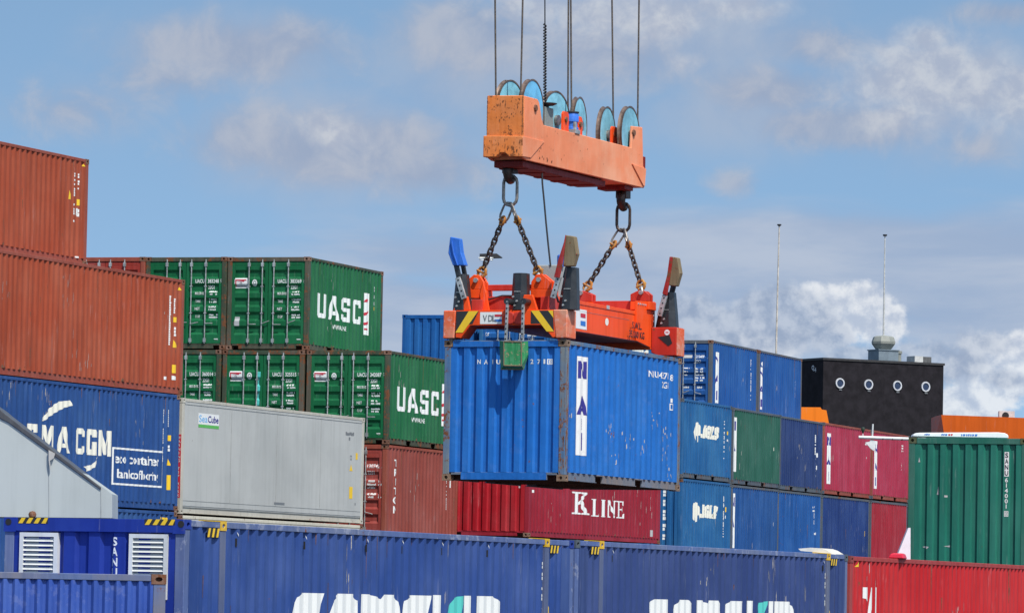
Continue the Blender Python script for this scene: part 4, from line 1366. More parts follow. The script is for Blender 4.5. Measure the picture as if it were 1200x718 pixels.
def housing(a0, a1, base, top, z0, z1, parent):
    """Black six-sided tapering gearbox; base and top = (b0, b1)."""
    m = MB()
    zm = z0 + (z1 - z0) * .45

    def ring(bb, z, k):
        b0, b1 = bb
        c = (b1 - b0) * .28
        am = (a1 - a0) * .28
        return [(a0 + k, b0 + c, z), (a0 + k, b1 - c, z), (a0 + am, b1, z), (a1 - am, b1, z), (a1 - k, b1 - c, z), (a1 - k, b0 + c, z), (a1 - am, b0, z), (a0 + am, b0, z)]
    mid = tuple(base[i] + (top[i] - base[i]) * .4 for i in (0, 1))
    rs = [ring(base, z0, 0), ring(mid, zm, .005), ring(mid, zm, .02), ring(top, z1, .03)]
    vs = [p for r in rs for p in r]
    fs = [tuple(range(7, -1, -1)), tuple(range(24, 32))]
    for i in range(3):
        for j in range(8): fs.append((i * 8 + j, i * 8 + (j + 1) % 8, i * 8 + 8 + (j + 1) % 8, i * 8 + 8 + j))
    m.add(vs, fs)
    h = part(m, 'housing', BLK, parent, .006)
    q = MB()
    b0, b1 = mid
    for i in range(6):
        y = b0 + (b1 - b0) * (.32 + .36 * i / 5)
        q.lathe([(.011, 0), (.009, .014)], (a0 + .01, y, zm + .03), (-1, 0, 0), 6)
    for t, z in ((.5, z0 + .16), (.72, z0 + .24), (.62, z0 + .08)):
        q.lathe([(.022, 0), (.018, .03)], (a0, base[0] + (base[1] - base[0]) * t, z), (-1, 0, 0), 8)
    part(q, 'bolt', GALV, parent, 0)
    return h


def slab(a, px, thick, lean=0.0):
    """Front outline from the photo on plane a, given thickness; lean tips the top away."""
    pts = bh(a, px)
    z0 = min(p[1] for p in pts)
    m = MB()
    n = len(pts)
    F = [(a + lean * (z - z0), y, z) for y, z in pts]
    Bk = [(x + thick, y, z) for x, y, z in F]
    m.add(F + Bk, [tuple(range(n)), tuple(range(2 * n - 1, n - 1, -1))] + [(i, (i + 1) % n, n + (i + 1) % n, n + i) for i in range(n)])
    return m


def rack(a, p0, p1, w, parent, mat=None, teeth=True, name='arm'):
    """Toothed lever bar between two photo points on plane a."""
    q0, q1 = pl(*p0, a=a), pl(*p1, a=a)
    d = (q1 - q0).normalized()
    s_ = Vector((0, d.z, -d.y))
    m = MB()
    n = 4
    vs = []
    for q in (q0, q1):
        for sx, ss_ in ((0, -1), (0, 1), (.05, 1), (.05, -1)): vs.append(q + Vector((sx, 0, 0)) + s_ * (ss_ * w / 2))
    m.add(vs, [(0, 1, 2, 3), (7, 6, 5, 4), (0, 4, 5, 1), (1, 5, 6, 2), (2, 6, 7, 3), (3, 7, 4, 0)])
    o = part(m, name, mat or GALV, parent, .004)
    if teeth:
        t = MB()
        L_ = (q1 - q0).length
        k = max(3, int(L_ / .09))
        for i in range(k):
            c_ = q0 + d * (L_ * (i + .5) / k)
            t.lathe([(.016, 0), (.016, .006)], c_ - Vector((.001, 0, 0)), (-1, 0, 0), 8)
        part(t, 'pin_hole', DARK, parent, 0)
    return o


def guide(label=None):
    o = bpy.data.objects.new('corner_guide', None); col.objects.link(o); o.parent = SP
    if label: o['label'] = label
    return o


gA = guide('raised guide arm with a blue tip')
housing(-.04, .3, (1.98, 2.31), (2.05, 2.25), 3.143, 3.82, gA)
rack(-.08, (536, 325), (543.5, 350), .1, gA)
rack(-.06, (533.5, 308), (537.5, 326), .09, gA, BLK)
rack(.12, (541.5, 308), (546, 332), .08, gA, BLK, False)
m = slab(-.1, [(528, 277.5), (538.8, 279.5), (540.5, 296), (544.8, 311), (530.5, 311), (525.3, 296.5)], .16, -.05)
tp = part(m, 'guide_tip', TIPB, gA, .012)
part(slab(-.13, [(529, 283), (531, 297), (535.5, 310.5), (536.3, 310.5), (532, 297), (530.2, 283)], .035, -.05), 'tip_rib', TIPB, gA, 0)
gB = guide('raised guide arm with a red edge and khaki tip')
housing(-.04, .3, (-.17, .21), (-.14, .07), 3.143, 3.92, gB)
rack(-.12, (654.5, 324), (647.5, 349), .1, gB)
part(slab(-.16, [(663.2, 275), (661.5, 291), (658.5, 311), (655, 325.5), (649, 324.5), (654.5, 304), (661.2, 284)], .05, -.04), 'guide_edge', TIPR, gB, .006)
part(slab(-.11, [(663, 275.5), (673.3, 277), (676, 297.5), (671.5, 312), (659.5, 312), (661.5, 292)], .16, -.04), 'guide_tip', KHAKI, gB, .014)
part(slab(-.118, [(661.2, 297), (676, 297.5), (675.8, 298.4), (661.2, 297.9)], .01, -.04), 'tip_crease', TIPR, gB, 0)
rack(.1, (666, 310), (662, 326), .1, gB, BLK, False)
gD = guide('raised guide arm on the far corner, red edge and khaki tip')
housing(5.72, 6.06, (.03, .47), (.1, .31), 3.172, 3.86, gD)
rack(5.62, (779, 346), (772.5, 370), .1, gD)
part(slab(5.6, [(785.2, 300.8), (788.5, 301), (785.6, 321), (781.3, 346), (776, 344), (782, 322)], .05, -.04), 'guide_edge', TIPR, gD, .006)
part(slab(5.64, [(788, 301), (794.4, 301.8), (797.2, 320), (792.6, 335.2), (783.6, 334.6), (785.5, 320)], .16, -.04), 'guide_tip', KHAKI, gD, .014)
rack(5.85, (789, 334), (786, 346), .1, gD, BLK, False)
gE = guide('raised guide arm on the hidden far corner')
housing(5.72, 6.06, (1.97, 2.41), (2.1, 2.31), 3.172, 3.86, gE)
gC = guide('lowered guide arm with a green scoop tip')
housing(-.06, .3, (.82, 1.14), (.835, 1.105), 3.143, 3.825, gC)
for x0 in (591.8, 611.3):
    rack(-.27, (x0 + (2.5 if x0 < 600 else 1.5), 352), (x0 + .3, 400), .05, gC, GALV, True)
    q0 = pl(x0 + 2, 353, a=-.27)
    m = MB(); m.lathe([(.06, 0), (.06, .32)], (q0.x, q0.y, q0.z), (1, 0, 0), 12); part(m, 'pivot', BLK, gC, 0)
# green scoop: front plate, two flared cheeks, lip
fp = [Vector((-.29, y, z)) for y, z in bh(-.29, [(590.5, 400), (611, 400.5), (611, 428.5), (590.5, 428)])]
lf = [Vector((-.12, y, z)) for y, z in bh(-.12, [(585.3, 398.8), (618.2, 399.5), (618.6, 415), (613.3, 432.5), (587, 432.3), (586, 420)])]
m = MB()
vs = fp + lf
fs = [(0, 1, 2, 3), (0, 3, 8, 9, 4), (1, 5, 6, 7, 2), (3, 2, 7, 8)]
m.add(vs, fs)
m.add([v + Vector((.03, 0, 0)) for v in vs], [tuple(reversed(f)) for f in fs])
gt = part(m, 'guide_tip', TIPG, gC, 0)
m = MB()
m.tube([fp[0], fp[3]], .012, 5); m.tube([fp[1], fp[2]], .012, 5); m.tube([fp[3], fp[2]], .014, 5); m.tube([lf[4], lf[3]], .016, 5); m.tube([fp[0], fp[1]], .012, 5)
part(m, 'tip_edge', KHAKI, gC, 0)
# hydraulic hoses and bolt rows on the frame
m = MB()
m.tube([(.44, 1.06, 3.3), (.38, .98, 3.5), (.42, .9, 3.36), (.6, .84, 3.45)], .018, 6)
m.tube([(.3, .3, 3.3), (.42, .42, 3.52), (.6, .5, 3.42), (.9, .62, 3.46)], .018, 6)
m.tube([(.3, 1.95, 3.3), (.44, 1.88, 3.34), (.48, 1.5, 3.445), (.49, 1.2, 3.44)], .016, 6)
part(m, 'hydraulic_hose', RUBBER, bevel=0, smooth=True)
m = MB()
for i in range(9):
    m.lathe([(.02, 0), (.016, .016)], (4.95 + .1 * i, .5, 3.58), (0, -1, 0), 6)
for i in range(7):
    m.lathe([(.02, 0), (.016, .016)], (5.8, .5, 2.85 + .11 * i), (0, -1, 0), 6)
part(m, 'bolt', GALV, bevel=0)
# machinery behind the near lug
m = MB()
q0, q1 = pl(632.5, 311, a=1.1), pl(655.5, 337, a=1.1)
m.box(1.0, 1.7, q1.y, q0.y, 3.45, q0.z)
part(m, 'cable_cabinet', paint('cabinet_grey_paint', (.36, .38, .37), .12, .4, None, .45, .2), bevel=.015)
m = MB(); m.lathe([(.07, 0), (.07, .2), (.05, .22)], (1.2, q1.y + .02, q0.z - .02), (0, 0, 1), 14); part(m, 'motor', TIPB, bevel=0, smooth=True)

# ---------------------------------------------------------------- headblock
HB = thing('crane_headblock', 'faded orange crane beam with light blue sheaves hung on wire ropes', 'headblock', MH.copy())
hb = lambda m, name, mat, parent=HB, bevel=.01, smooth=False: m.build(name, mat, parent, bevel=bevel, smooth=smooth)
prof = [(-.14, 5.94), (0, 5.91), (6.12, 5.93), (6.2, 6.3), (6.05, 6.36), (5.975, 7.11), (5.42, 7.08), (5.385, 6.655), (.82, 6.64), (.72, 6.74), (.64, 6.92), (.58, 7.04), (.5, 7.09), (-.14, 7.085)]
m = MB(); m.prism(prof, 1, .86, .91)
bp_ = hb(m, 'side_plate', SALM)
m = MB(); m.prism(prof, 1, 1.53, 1.58); hb(m, 'side_plate', SALM)
m = MB(); m.box(.02, 6.1, .911, 1.529, 5.93, 6.6); hb(m, 'box_beam', SALM)
m = MB(); m.prism([(.862, 7.086), (1.578, 7.1), (1.58, 6.36), (1.60, 5.95), (1.36, 5.95), (1.28, 6.02), (1.18, 6.02), (1.1, 5.95), (.862, 5.95)], 0, -.22, -.141)
hb(m, 'end_plate', SALME, bevel=.012)
m = MB(); m.prism([(.84, 6.33), (1.62, 6.35), (1.62, 5.955), (1.36, 5.955), (1.28, 6.03), (1.18, 6.03), (1.1, 5.955), (.84, 5.95)], 0, -.27, -.221)
hb(m, 'end_collar', SALME, bevel=.01)
m = MB(); m.prism([(-.25, 6.33), (.82, 6.335), (.16, 5.97), (-.25, 5.955)], 1, .838, .8595); m.prism([(5.40, 6.34), (6.16, 6.31), (6.1, 5.96), (6.03, 5.97)], 1, .838, .8595); hb(m, 'gusset', SALM, bevel=.004)
m = MB(); m.box(6.1, 6.2, .87, 1.57, 6.3, 6.55); hb(m, 'end_stop', DKRED)
m_under = MB(); m_under.box(.05, 4.25, .95, 1.53, 5.79, 5.905); m_under.box(5.3, 5.75, .95, 1.53, 5.84, 5.925)
for i in range(5): m_under.box(.3 + i * .85, .5 + i * .85, .945, 1.535, 5.775, 5.80)
r10 = random.Random(5)
mk = Mark()
for i in range(26):
    u = r10.uniform(.88, 1.56); v = 6.45 + r10.betavariate(2.2, 1.1) * .62
    w_ = r10.uniform(.008, .026); h_ = r10.uniform(.008, .03) * (3 if r10.random() < .2 else 1)
    mk.poly([(u, v), (u + w_ * .6, v - h_), (u + w_, v - .2 * h_), (u + w_ * .5, v + .02)])
for y in (.868, 1.572):
    for i in range(26):
        v = 6.38 + i * .027
        mk.poly([(y - r10.uniform(.004, .016), v), (y + r10.uniform(.002, .008), v), (y + r10.uniform(.0, .008), v + .03), (y - r10.uniform(.003, .012), v + .03)])
mk.lay('rust_stain', STAIN, HB, lambda u, v: (-.2225, u, min(v, 7.08)))
mk = Mark()
for i in range(40):
    u = r10.uniform(.86, 1.6); v = 5.98 + r10.betavariate(1.1, 1.5) * .33
    w_ = r10.uniform(.006, .02); h_ = r10.uniform(.01, .08)
    mk.poly([(u, v), (u + w_ * .6, max(5.96, v - h_)), (u + w_, v - .2 * h_), (u + w_ * .5, v + .02)])
mk.lay('rust_stain', STAIN, HB, lambda u, v: (-.2725, u, v))
mk = Mark()
for i in range(26):
    u = r10.uniform(.1, 6.0); v = r10.uniform(5.96, 6.6)
    w_ = r10.uniform(.006, .025); h_ = r10.uniform(.01, .09)
    mk.poly([(u, v), (u + w_ * .6, v - h_ * .4), (u + w_, v - .1 * h_), (u + w_ * .5, v + .015)])
for i in range(12):
    u = 1.0 + r10.gauss(0, .25); v = 5.96 + abs(r10.gauss(0, .12))
    w_ = r10.uniform(.01, .05)
    mk.poly([(u, v), (u + w_, v - .01), (u + w_ * 1.1, v + .03), (u + .3 * w_, v + .035)])
mk.lay('rust_stain', STAIN, bp_, lambda u, v: (u, .857, v))
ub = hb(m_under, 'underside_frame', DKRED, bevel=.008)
# sheaves
SHB = plain('sheave_blue_paint', (.19, .46, .58), .5, 0, .3, 2.5)
SHB2 = plain('sheave_deep_blue_paint', (.13, .42, .66), .5, 0, .25, 2.5)
RIM = plain('rim_brown_steel', (.16, .11, .085), .45, .4, .4, 8)
SHEAVES = []
for a, b, z, yo, mt in ((.46, 1.41, 6.90, -5, SHB), (.52, 1.0, 6.91, 1, SHB2), (2.25, 1.22, 6.88, -6, SHB), (3.06, 1.06, 6.85, 8, SHB), (5.36, 1.39, 6.91, 5, SHB), (5.58, 1.0, 6.93, 2, SHB)):
    axv = Matrix.Rotation(R(yo), 3, 'Z') @ Vector((0, -1, 0))
    rr = .56
    m = MB()
    m.lathe([(rr - .03, -.045), (rr, -.045), (rr - .03, -.012), (rr - .03, .012), (rr, .045), (rr - .03, .045), (rr - .045, 0)], (a, b, z), axv, 48)
    sh = hb(m, 'sheave', RIM, smooth=True, bevel=0)
    m = MB(); m.lathe([(rr - .032, -.036), (rr - .032, .036)], (a, b, z), axv, 48); hb(m, 'web', mt, sh, 0)
    m = MB(); m.lathe([(.1, -.09), (.1, .09)], (a, b, z), axv, 16); hb(m, 'hub', STEEL, sh, 0)
    SHEAVES.append((a, b, z, rr, axv))
# sheave brackets
for a, b, z0, z1, w_ in ((2.08, .94, 6.61, 7.02, .3), (2.82, .94, 6.61, 7.0, .22), (5.2, 1.16, 6.61, 7.05, .32), (5.5, 1.55, 6.61, 7.05, .3), (.4, 1.22, 6.61, 7.0, .3)):
    m = MB(); m.prism([(a - w_ / 2, z0), (a + w_ / 2, z0), (a + w_ / 2, z1 - .05), (a + w_ / 2 - .05, z1), (a - w_ / 2 + .05, z1), (a - w_ / 2, z1 - .05)], 1, b - .02, b + .02)
    br = hb(m, 'sheave_bracket', ORG, bevel=.004)
    m = MB(); m.lathe([(.055, 0), (.05, .03)], (a - .02, b - .02, z1 - .15), (0, -1, 0), 8); hb(m, 'axle_bolt', RUSTC, br, 0)
for a, z in ((.37, 6.91), (5.47, 6.95)):
    m = MB(); m.lathe([(.07, 0), (.06, .035)], (a, .86, z), (0, -1, 0), 8); hb(m, 'axle_bolt', RUSTC, bp_, 0)
# blue motor, grey bracket, cable basket
m = MB(); m.lathe([(.12, 6.72), (.12, 6.76), (.1, 6.77), (.1, 6.86), (.125, 6.87), (.125, 7.0), (.1, 7.04)], (2.5, .96, 0), (0, 0, 1), 18); mo = hb(m, 'motor', TIPB, smooth=True, bevel=0)
m = MB(); m.box(2.38, 2.62, .84, 1.06, 6.64, 6.72); m.box(2.4, 2.46, .85, .9, 6.72, 6.86); hb(m, 'motor_base', GALV, mo, .004)
m = MB(); m.lathe([(.13, 7.035), (.13, 7.06)], (2.5, .96, 0), (0, 0, 1), 18); hb(m, 'motor_cap', RUBBER, mo, 0)
m = MB(); m.box(1.12, 1.52, .95, .99, 6.62, 7.02); m.box(1.12, 1.52, .95, 1.3, 7.0, 7.02); hb(m, 'cable_bracket', paint('bracket_grey_paint', (.22, .25, .24), .15, .4, None, .5, .2))
m = MB(); m.lathe([(.16, 7.06), (.22, 7.09), (.22, 7.1), (.1, 7.105)], (1.3, 1.03, 0), (0, 0, 1), 16); m.lathe([(.07, 7.02), (.07, 7.06)], (1.3, 1.03, 0), (0, 0, 1), 12); hb(m, 'cable_guide', RUBBER, bevel=0)
# hooks
HOOKS = []
HOOKM = plain('hook_brown_steel', (.05, .03, .022), .45, .3, .6, 7)
for a, x, y in ((.35, 597.5, 213), (5.75, 730, 245)):
    tip = pl(x, y, a=a)
    zt = 5.93
    m = MB()
    m.box(a - .12, a + .12, tip.y - .11, tip.y + .11, 5.70, zt)
    zc = tip.z + .17
    pts = [(a + .02, tip.y + .02, 5.86), (a, tip.y + .01, zc + .22)]
    for i in range(11):
        t = R(96 + 24 * i)
        pts.append((a + .03 + .15 * math.cos(t), tip.y, zc + .15 * math.sin(t)))
    m.tube(pts, .12, 10, r2=.055)
    m.lathe([(.115, zc + .08), (.13, zc + .3), (.1, 5.8)], (a + .02, tip.y + .01, 0), (0, 0, 1), 10)
    hb(m, 'hook', HOOKM, smooth=True, bevel=0)
    HOOKS.append((a + .03, tip.y, zc - .12))


# ---------------------------------------------------------------- chain slings
def link_path(c0, d, n, length, width):
    """Stadium loop centred at c0, long axis d, wide axis n."""
    d = Vector(d).normalized(); n = Vector(n); n = (n - d * n.dot(d)).normalized()
    h = length / 2 - width / 2
    pts = []
    for i in range(7):
        t = -math.pi / 2 + math.pi * i / 6
        pts.append(Vector(c0) + d * (h + math.cos(t) * width / 2) + n * (math.sin(t) * width / 2))
    for i in range(7):
        t = math.pi / 2 + math.pi * i / 6
        pts.append(Vector(c0) + d * (-h + math.cos(t) * width / 2) + n * (math.sin(t) * width / 2))
    return pts


COUP = paint('chain_coupling_orange', (.42, .16, .03), .5, .5, (.5, .3, .08), .5, .4, scale=6)
for idx, (hk, lg) in enumerate(((HOOKS[0], (LUGS[0], LUGS[1])), (HOOKS[1], (LUGS[3], LUGS[2])))):
    S = thing('chain_sling', ('two-legged rusty chain sling between the near crane hook and the spreader', 'two-legged dark chain sling between the far crane hook and the spreader')[idx], 'chain', MH.copy(), group='chain slings under the crane beam')
    a, b, z = hk
    m = MB(); m.tube(link_path((a, b, z - .21), (0, 0, 1), (0, 1, 0), .56, .27), .030, 8, True); m.build('master_link', STEEL if idx == 0 else CHAINM, S, smooth=True)
    zb = z - .47
    for s_, L_ in ((1, lg[0]), (-1, lg[1])):
        top = Vector((a, b + s_ * .02, zb))
        end = Vector(L_)
        d = (end - top).normalized()
        sub = top + d * .15
        m = MB(); m.tube(link_path(sub, d, Vector((.25, 1, 0)) if s_ > 0 else Vector((.9, .5, 0)), .36, .2), .021, 7, True); m.build('sub_link', STEEL, S, smooth=True)
        c0 = top + d * .33
        m = MB(); m.tube(link_path(c0, d, (.6, .8, 0), .17, .13), .026, 6, True); m.tube([c0 - d.cross(Vector((1, 0, 0))).normalized() * .08, c0 + d.cross(Vector((1, 0, 0))).normalized() * .08], .022, 6)
        m.build('coupling', COUP, S, smooth=True)
        p0 = top + d * .39; p1 = end - d * .24
        Lc = (p1 - p0).length
        n = int(Lc / .098)
        m = MB()
        for i in range(n):
            cc = p0 + d * (Lc * (i + .5) / n)
            nn = Vector((.55, .84, 0)) if i % 2 == 0 else d.cross(Vector((.55, .84, 0)))
            m.tube(link_path(cc, d, nn, .148, .088), .0185, 6, True)
        m.build('chain', CHAINM, S, smooth=True)
        c1 = end - d * .17
        m = MB(); m.tube(link_path(c1, d, (.3, .95, 0), .2, .17), .028, 6, True); m.tube([c1 - d.cross(Vector((1, 0, 0))).normalized() * .11, c1 + d.cross(Vector((1, 0, 0))).normalized() * .11], .024, 6); m.build('coupling', COUP, S, smooth=True)
        m = MB(); m.tube(link_path(end - d * .04, d, (1, .2, 0), .2, .1), .022, 6, True); m.build('shackle', GALV, S, smooth=True)

# ---------------------------------------------------------------- wire ropes and cables
LIFT = MH


def strand(name, label, cat, pts, r, mat, group=None, n=8):
    m = MB()
    m.tube([LIFT @ Vector(p) for p in pts], r, n)
    return tag(m.build(name, mat, smooth=True), label, cat, group)


GW = 'wire ropes holding the crane beam'
ROPES = [(-1, 580.2, 0, 'wire rope leftmost of all, rising from the first sheave at the near end'),
         (-1, 612.6, 1, 'wire rope rising from the second sheave at the near end, left of the black cable'),
         (1, 666.2, 2, 'wire rope left one of the close pair in the middle'),
         (-1, 668.9, 3, 'wire rope right one of the close pair in the middle'),
         (1, 717.2, 4, 'wire rope second from the right, rising from the fifth sheave'),
         (1, 748.9, 5, 'wire rope farthest right, rising from the last sheave')]
for (sg, xt, k, lab) in ROPES:
    sa, sb, sz_, sr, sax = SHEAVES[k]
    tv = Vector((-sax.y, sax.x, 0)).normalized()
    if tv.x < 0: tv = -tv
    q0 = Vector((sa, sb, sz_)) + tv * (sg * (sr - .02))
    q1 = pl(xt, 0, b=q0.y)
    d = q1 - q0
    strand('wire_rope', lab, 'rope', [q0, q0 + d * .5, q1, q1 + d * 5], .017, ROPE, GW)
q0 = pl(638.6, 119, b=1.03); q1 = pl(638.6, 28, b=1.03); q2 = pl(638.4, -60, b=1.03)
m = MB()
m.tube([LIFT @ q1, LIFT @ q2, LIFT @ (q2 + (q2 - q1) * 6)], .012, 6)
d = q0 - q1
hel = []
N = 170
for i in range(N + 1):
    t = i / N
    a_ = t * 2 * math.pi * 26
    hel.append(LIFT @ (q1 + d * t + Vector((.022 * math.cos(a_), .022 * math.sin(a_), 0))))
m.tube(hel, .016, 5)
tag(m.build('power_cable', RUBBER, smooth=True), 'black coiled electric cable hanging down to the crane beam', 'cable')
pts = [pl(x, y, a=1.0) for x, y in ((635.2, 203), (635.6, 215), (637.6, 235), (640, 262), (642.6, 288), (645.2, 312))]
strand('control_cable', 'thin black cable dangling from the crane beam to the spreader cabinet', 'cable', pts, .017, RUBBER)

# ---------------------------------------------------------------- black building, masts, orange housings
DB = 300.0
BLKW = plain('black_cladding', (.0175, .0155, .0185), .85, 0, .35, 1.6)
pc = at(965, 418.8, DB)
dR = Vector((math.sin(R(61)), math.cos(R(61)), 0)); dL = Vector((-math.cos(R(61)), math.sin(R(61)), 0))


def hit(px, py, p, d, n=None):
    """Point on the vertical plane through p along horizontal d seen at (px, py)."""
    nr = Vector((d.y, -d.x, 0))
    r_ = ray(px, py)
    t = (p - CAM).dot(nr) / r_.dot(nr)
    return CAM + r_ * t


pr_ = hit(1105.8, 425.2, pc, dR)
wb = (Vector((pr_.x, pr_.y, 0)) - Vector((pc.x, pc.y, 0))).length
BT = pc.z
MB_ = Matrix(((dR.x, dL.x, 0, pc.x), (dR.y, dL.y, 0, pc.y), (0, 0, 1, 0), (0, 0, 0, 1)))
BLKW.node_tree.nodes['Principled BSDF'].inputs['Specular IOR Level'].default_value = .12
BD = thing('black_building', 'black flat-roofed building with four white-rimmed portholes and a mushroom vent', 'building', MB_)
m = MB(); m.box(0, wb, 0, 9.0, 0, BT - .14); m.build('wall', BLKW, BD)
m = MB()
for x in (.28, .5, .72): m.box(wb * x, wb * x + .02, -.004, -.001, 0, BT - .15)
m.build('cladding_lap', BLKW, BD)
m = MB(); m.box(-.06, wb + .06, -.06, 9.06, BT - .139, BT); m.build('parapet', plain('dark_coping', (.03, .028, .028), .6), BD)
MBi = MB_.inverted()
PW = plain('porthole_white', (.52, .53, .55), .5, 0, .15)
PG = plain('porthole_glass', (.02, .03, .07), .12, 0, .2)
for x, y in ((984, 448.8), (1017.5, 450.4), (1051.3, 451.8), (1084.4, 453)):
    c_ = MBi @ hit(x, y, pc, dR)
    m = MB(); m.lathe([(.235, 0), (.315, .0), (.315, .07), (.235, .07), (.235, 0.0)], (c_.x, -.002, c_.z), (0, -1, 0), 24)
    pt = m.build('porthole', PW, BD, smooth=False)
    m = MB(); m.lathe([(.236, 0), (.236, .02)], (c_.x, -.002, c_.z), (0, -1, 0), 24); m.build('pane', PG, pt)
    m = MB(); m.box(c_.x - .06, c_.x + .14, -.05, -.003, c_.z - .43, c_.z - .36); m.build('drip_ledge', GREYL, pt)
cm = MBi @ hit(954, 432, pc, dL)
mk = Mark().ring(-cm.y - .12, cm.z + .08, .08, .14).text('4', -cm.y + .05, cm.z - .2, .28, .2, .0).rect(-cm.y - .1, -cm.y + .05, cm.z - .12, cm.z - .07)
mk.lay('lettering', PW, BD, lambda u, v: (-.01, -u, v))
GRYV = plain('vent_grey', (.24, .25, .22), .6, 0, .15, 2)
GRYB = plain('vent_blue_grey', (.15, .19, .22), .6, 0, .15, 2)


def on_roof(px, inward):
    return (MBi @ hit(px, 420, pc + dL * inward, dR)).x


sx = 300 / FPX
x0, x1 = on_roof(1023.5, 1.2), on_roof(1046.5, 1.2)
VT = thing('mushroom_vent', 'beige octagonal ventilator on a grey square base on the black building roof', 'vent', MB_ @ Matrix.Translation(((x0 + x1) / 2, 1.2, BT)))
hw_ = (x1 - x0) / 2
m = MB(); m.box(-hw_, hw_, -.6, .6, 0, .66); m.box(-hw_ - .05, hw_ + .05, -.65, .65, .661, .72); m.build('base', GRYB, VT)
r0 = hw_ * 1.02
m = MB(); m.lathe([(r0 * .62, .722), (r0 * .72, .80), (r0, 1.08), (r0 * 1.02, 1.22), (r0 * .88, 1.50), (r0 * .7, 1.56), (r0 * .2, 1.6)], (0, 0, 0), (0, 0, 1), 8); m.build('cap', GRYV, VT)
q = at(1037.2, 273, DB + 1.0)
tag(thing('aerial_mast', 'thin tapering aerial standing on the mushroom vent', 'mast', MB_ @ Matrix.Translation(((x0 + x1) / 2, 1.2, BT + 1.6))), None, None, 'thin masts against the sky')
AM = bpy.context.scene.objects.get('aerial_mast')
hgt = q.z - BT - 1.6
m = MB(); m.tube([(0, 0, 0), (.0, 0, hgt * .5), (0, 0, hgt)], .06, 8, r2=.035); m.build('pole', plain('mast_white_grey', (.46, .46, .44), .5), AM)
m = MB(); m.lathe([(.12, hgt), (.14, hgt + .1)], (0, 0, 0), (0, 0, 1), 8); m.build('cap', RUBBER, AM)
x0, x1 = on_roof(1049, .9), on_roof(1057, .9)
PV = thing('pipe_vent', 'small grey pipe ventilator beside the mushroom vent', 'vent', MB_ @ Matrix.Translation(((x0 + x1) / 2, .9, BT)))
m = MB(); m.lathe([(.17, 0), (.17, .5), (.22, .51), (.22, .66), (.15, .69)], (0, 0, 0), (0, 0, 1), 12); m.build('pipe', GRYV, PV)
x0, x1 = on_roof(1072, .8), on_roof(1091.5, .8)
AC = thing('roof_unit', 'pale grey box unit with a dark side on the black building roof', 'roof unit', MB_ @ Matrix.Translation((x0, .8, BT)))
m = MB(); m.box(0, (x1 - x0) * .5, 0, .9, .0, .42); m.build('casing', plain('unit_pale_grey', (.5, .5, .48), .5, 0, .15), AC)
m = MB(); m.box((x1 - x0) * .502, x1 - x0, 0, .9, .0, .4); m.build('shaded_half', plain('unit_shaded_grey', (.09, .09, .09), .6), AC)  # right half of the same box, its shade put into a dark grey

q0, q1 = at(913.2, 265, 230), at(909.3, 420, 230)
FM = thing('flag_mast', 'tall thin pale pole standing behind the top blue containers', 'mast', loc=(q1.x, q1.y, 0), group='thin masts against the sky')
m = MB(); dd = (q0 - q1); base = q1 - dd * (q1.z / dd.z)
o_ = Vector((q1.x, q1.y, 0))
m.tube([base - o_, q1 - o_, q0 - o_], .065, 8, r2=.03); m.build('pole', plain('mast_beige', (.5, .45, .39), .5), FM)
m = MB(); m.lathe([(.05, 0), (.1, .05), (.1, .09)], q0 - o_, (0, 0, 1), 8); m.build('cap', RUBBER, FM)

ORB = paint('orange_boat_paint', (.80, .18, .006), .03, .3, (.8, .22, .02), .6, .25, .1, scale=.4)
ORB2 = paint('orange_roof_paint', (.55, .09, .003), .03, .4, (.58, .11, .012), .65, .35, .1, scale=.4)


def slab_world(name, label, cat, Y, px, depth, mat, mats=None):
    pts = [at(x, y, Y) for x, y in px]
    c_ = sum(pts, Vector()) / len(pts)
    root = thing(name, label, cat, loc=(c_.x, Y, 0))
    m = MB()
    n = len(pts)
    F = [p - Vector((c_.x, Y, 0)) for p in pts]
    Bk = [p + Vector((0, depth, 0)) for p in F]
    m.add(F + Bk, [tuple(range(n)), tuple(range(2 * n - 1, n - 1, -1))] + [(i, (i + 1) % n, n + (i + 1) % n, n + i) for i in range(n)])
    m.build('shell', mat, root)
    return root


o1 = slab_world('orange_housing', 'orange block with a sloping right edge in front of the black building, left one', 'housing', 262, [(905, 476.5), (961.5, 477), (963, 479.5), (968.5, 480.5), (975, 515), (981, 640), (905, 640)], 3.5, ORB)
o2 = slab_world('orange_roof', 'long orange roof block right of the black building, behind the green container', 'roof', 268, [(1103, 485.8), (1260, 491.5), (1260, 640), (1126, 640), (1106.5, 510)], 5, ORB2)
m = MB()
q = [at(1103, 485.8, 268), at(1100.3, 485.6, 268), at(1100.5, 512, 268), at(1106.7, 511, 268)]
o2l = o2.location
m.add([p - o2l + Vector((0, .01 if i in (0, 3) else 2.5, 0)) for i, p in enumerate(q)] + [p - o2l + Vector((0, 4.9, 0)) for p in q], [(0, 1, 2, 3), (4, 7, 6, 5), (0, 4, 5, 1), (1, 5, 6, 2), (2, 6, 7, 3)])
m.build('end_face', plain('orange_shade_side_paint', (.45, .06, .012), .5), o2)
q = at(1180, 489.5, 270)
FU = thing('fan_unit', 'pale box with a round dark fan standing on the orange roof', 'fan unit', loc=(q.x, q.y, q.z - .12))
m = MB(); m.box(-.42, .42, 0, .6, 0, .5); m.build('casing', plain('unit_pale_grey', (.5, .5, .48), .5), FU)
m = MB(); m.lathe([(.19, 0), (.19, .012)], (-.08, 0, .25), (0, -1, 0), 20); m.build('fan_grille', DARK, FU)

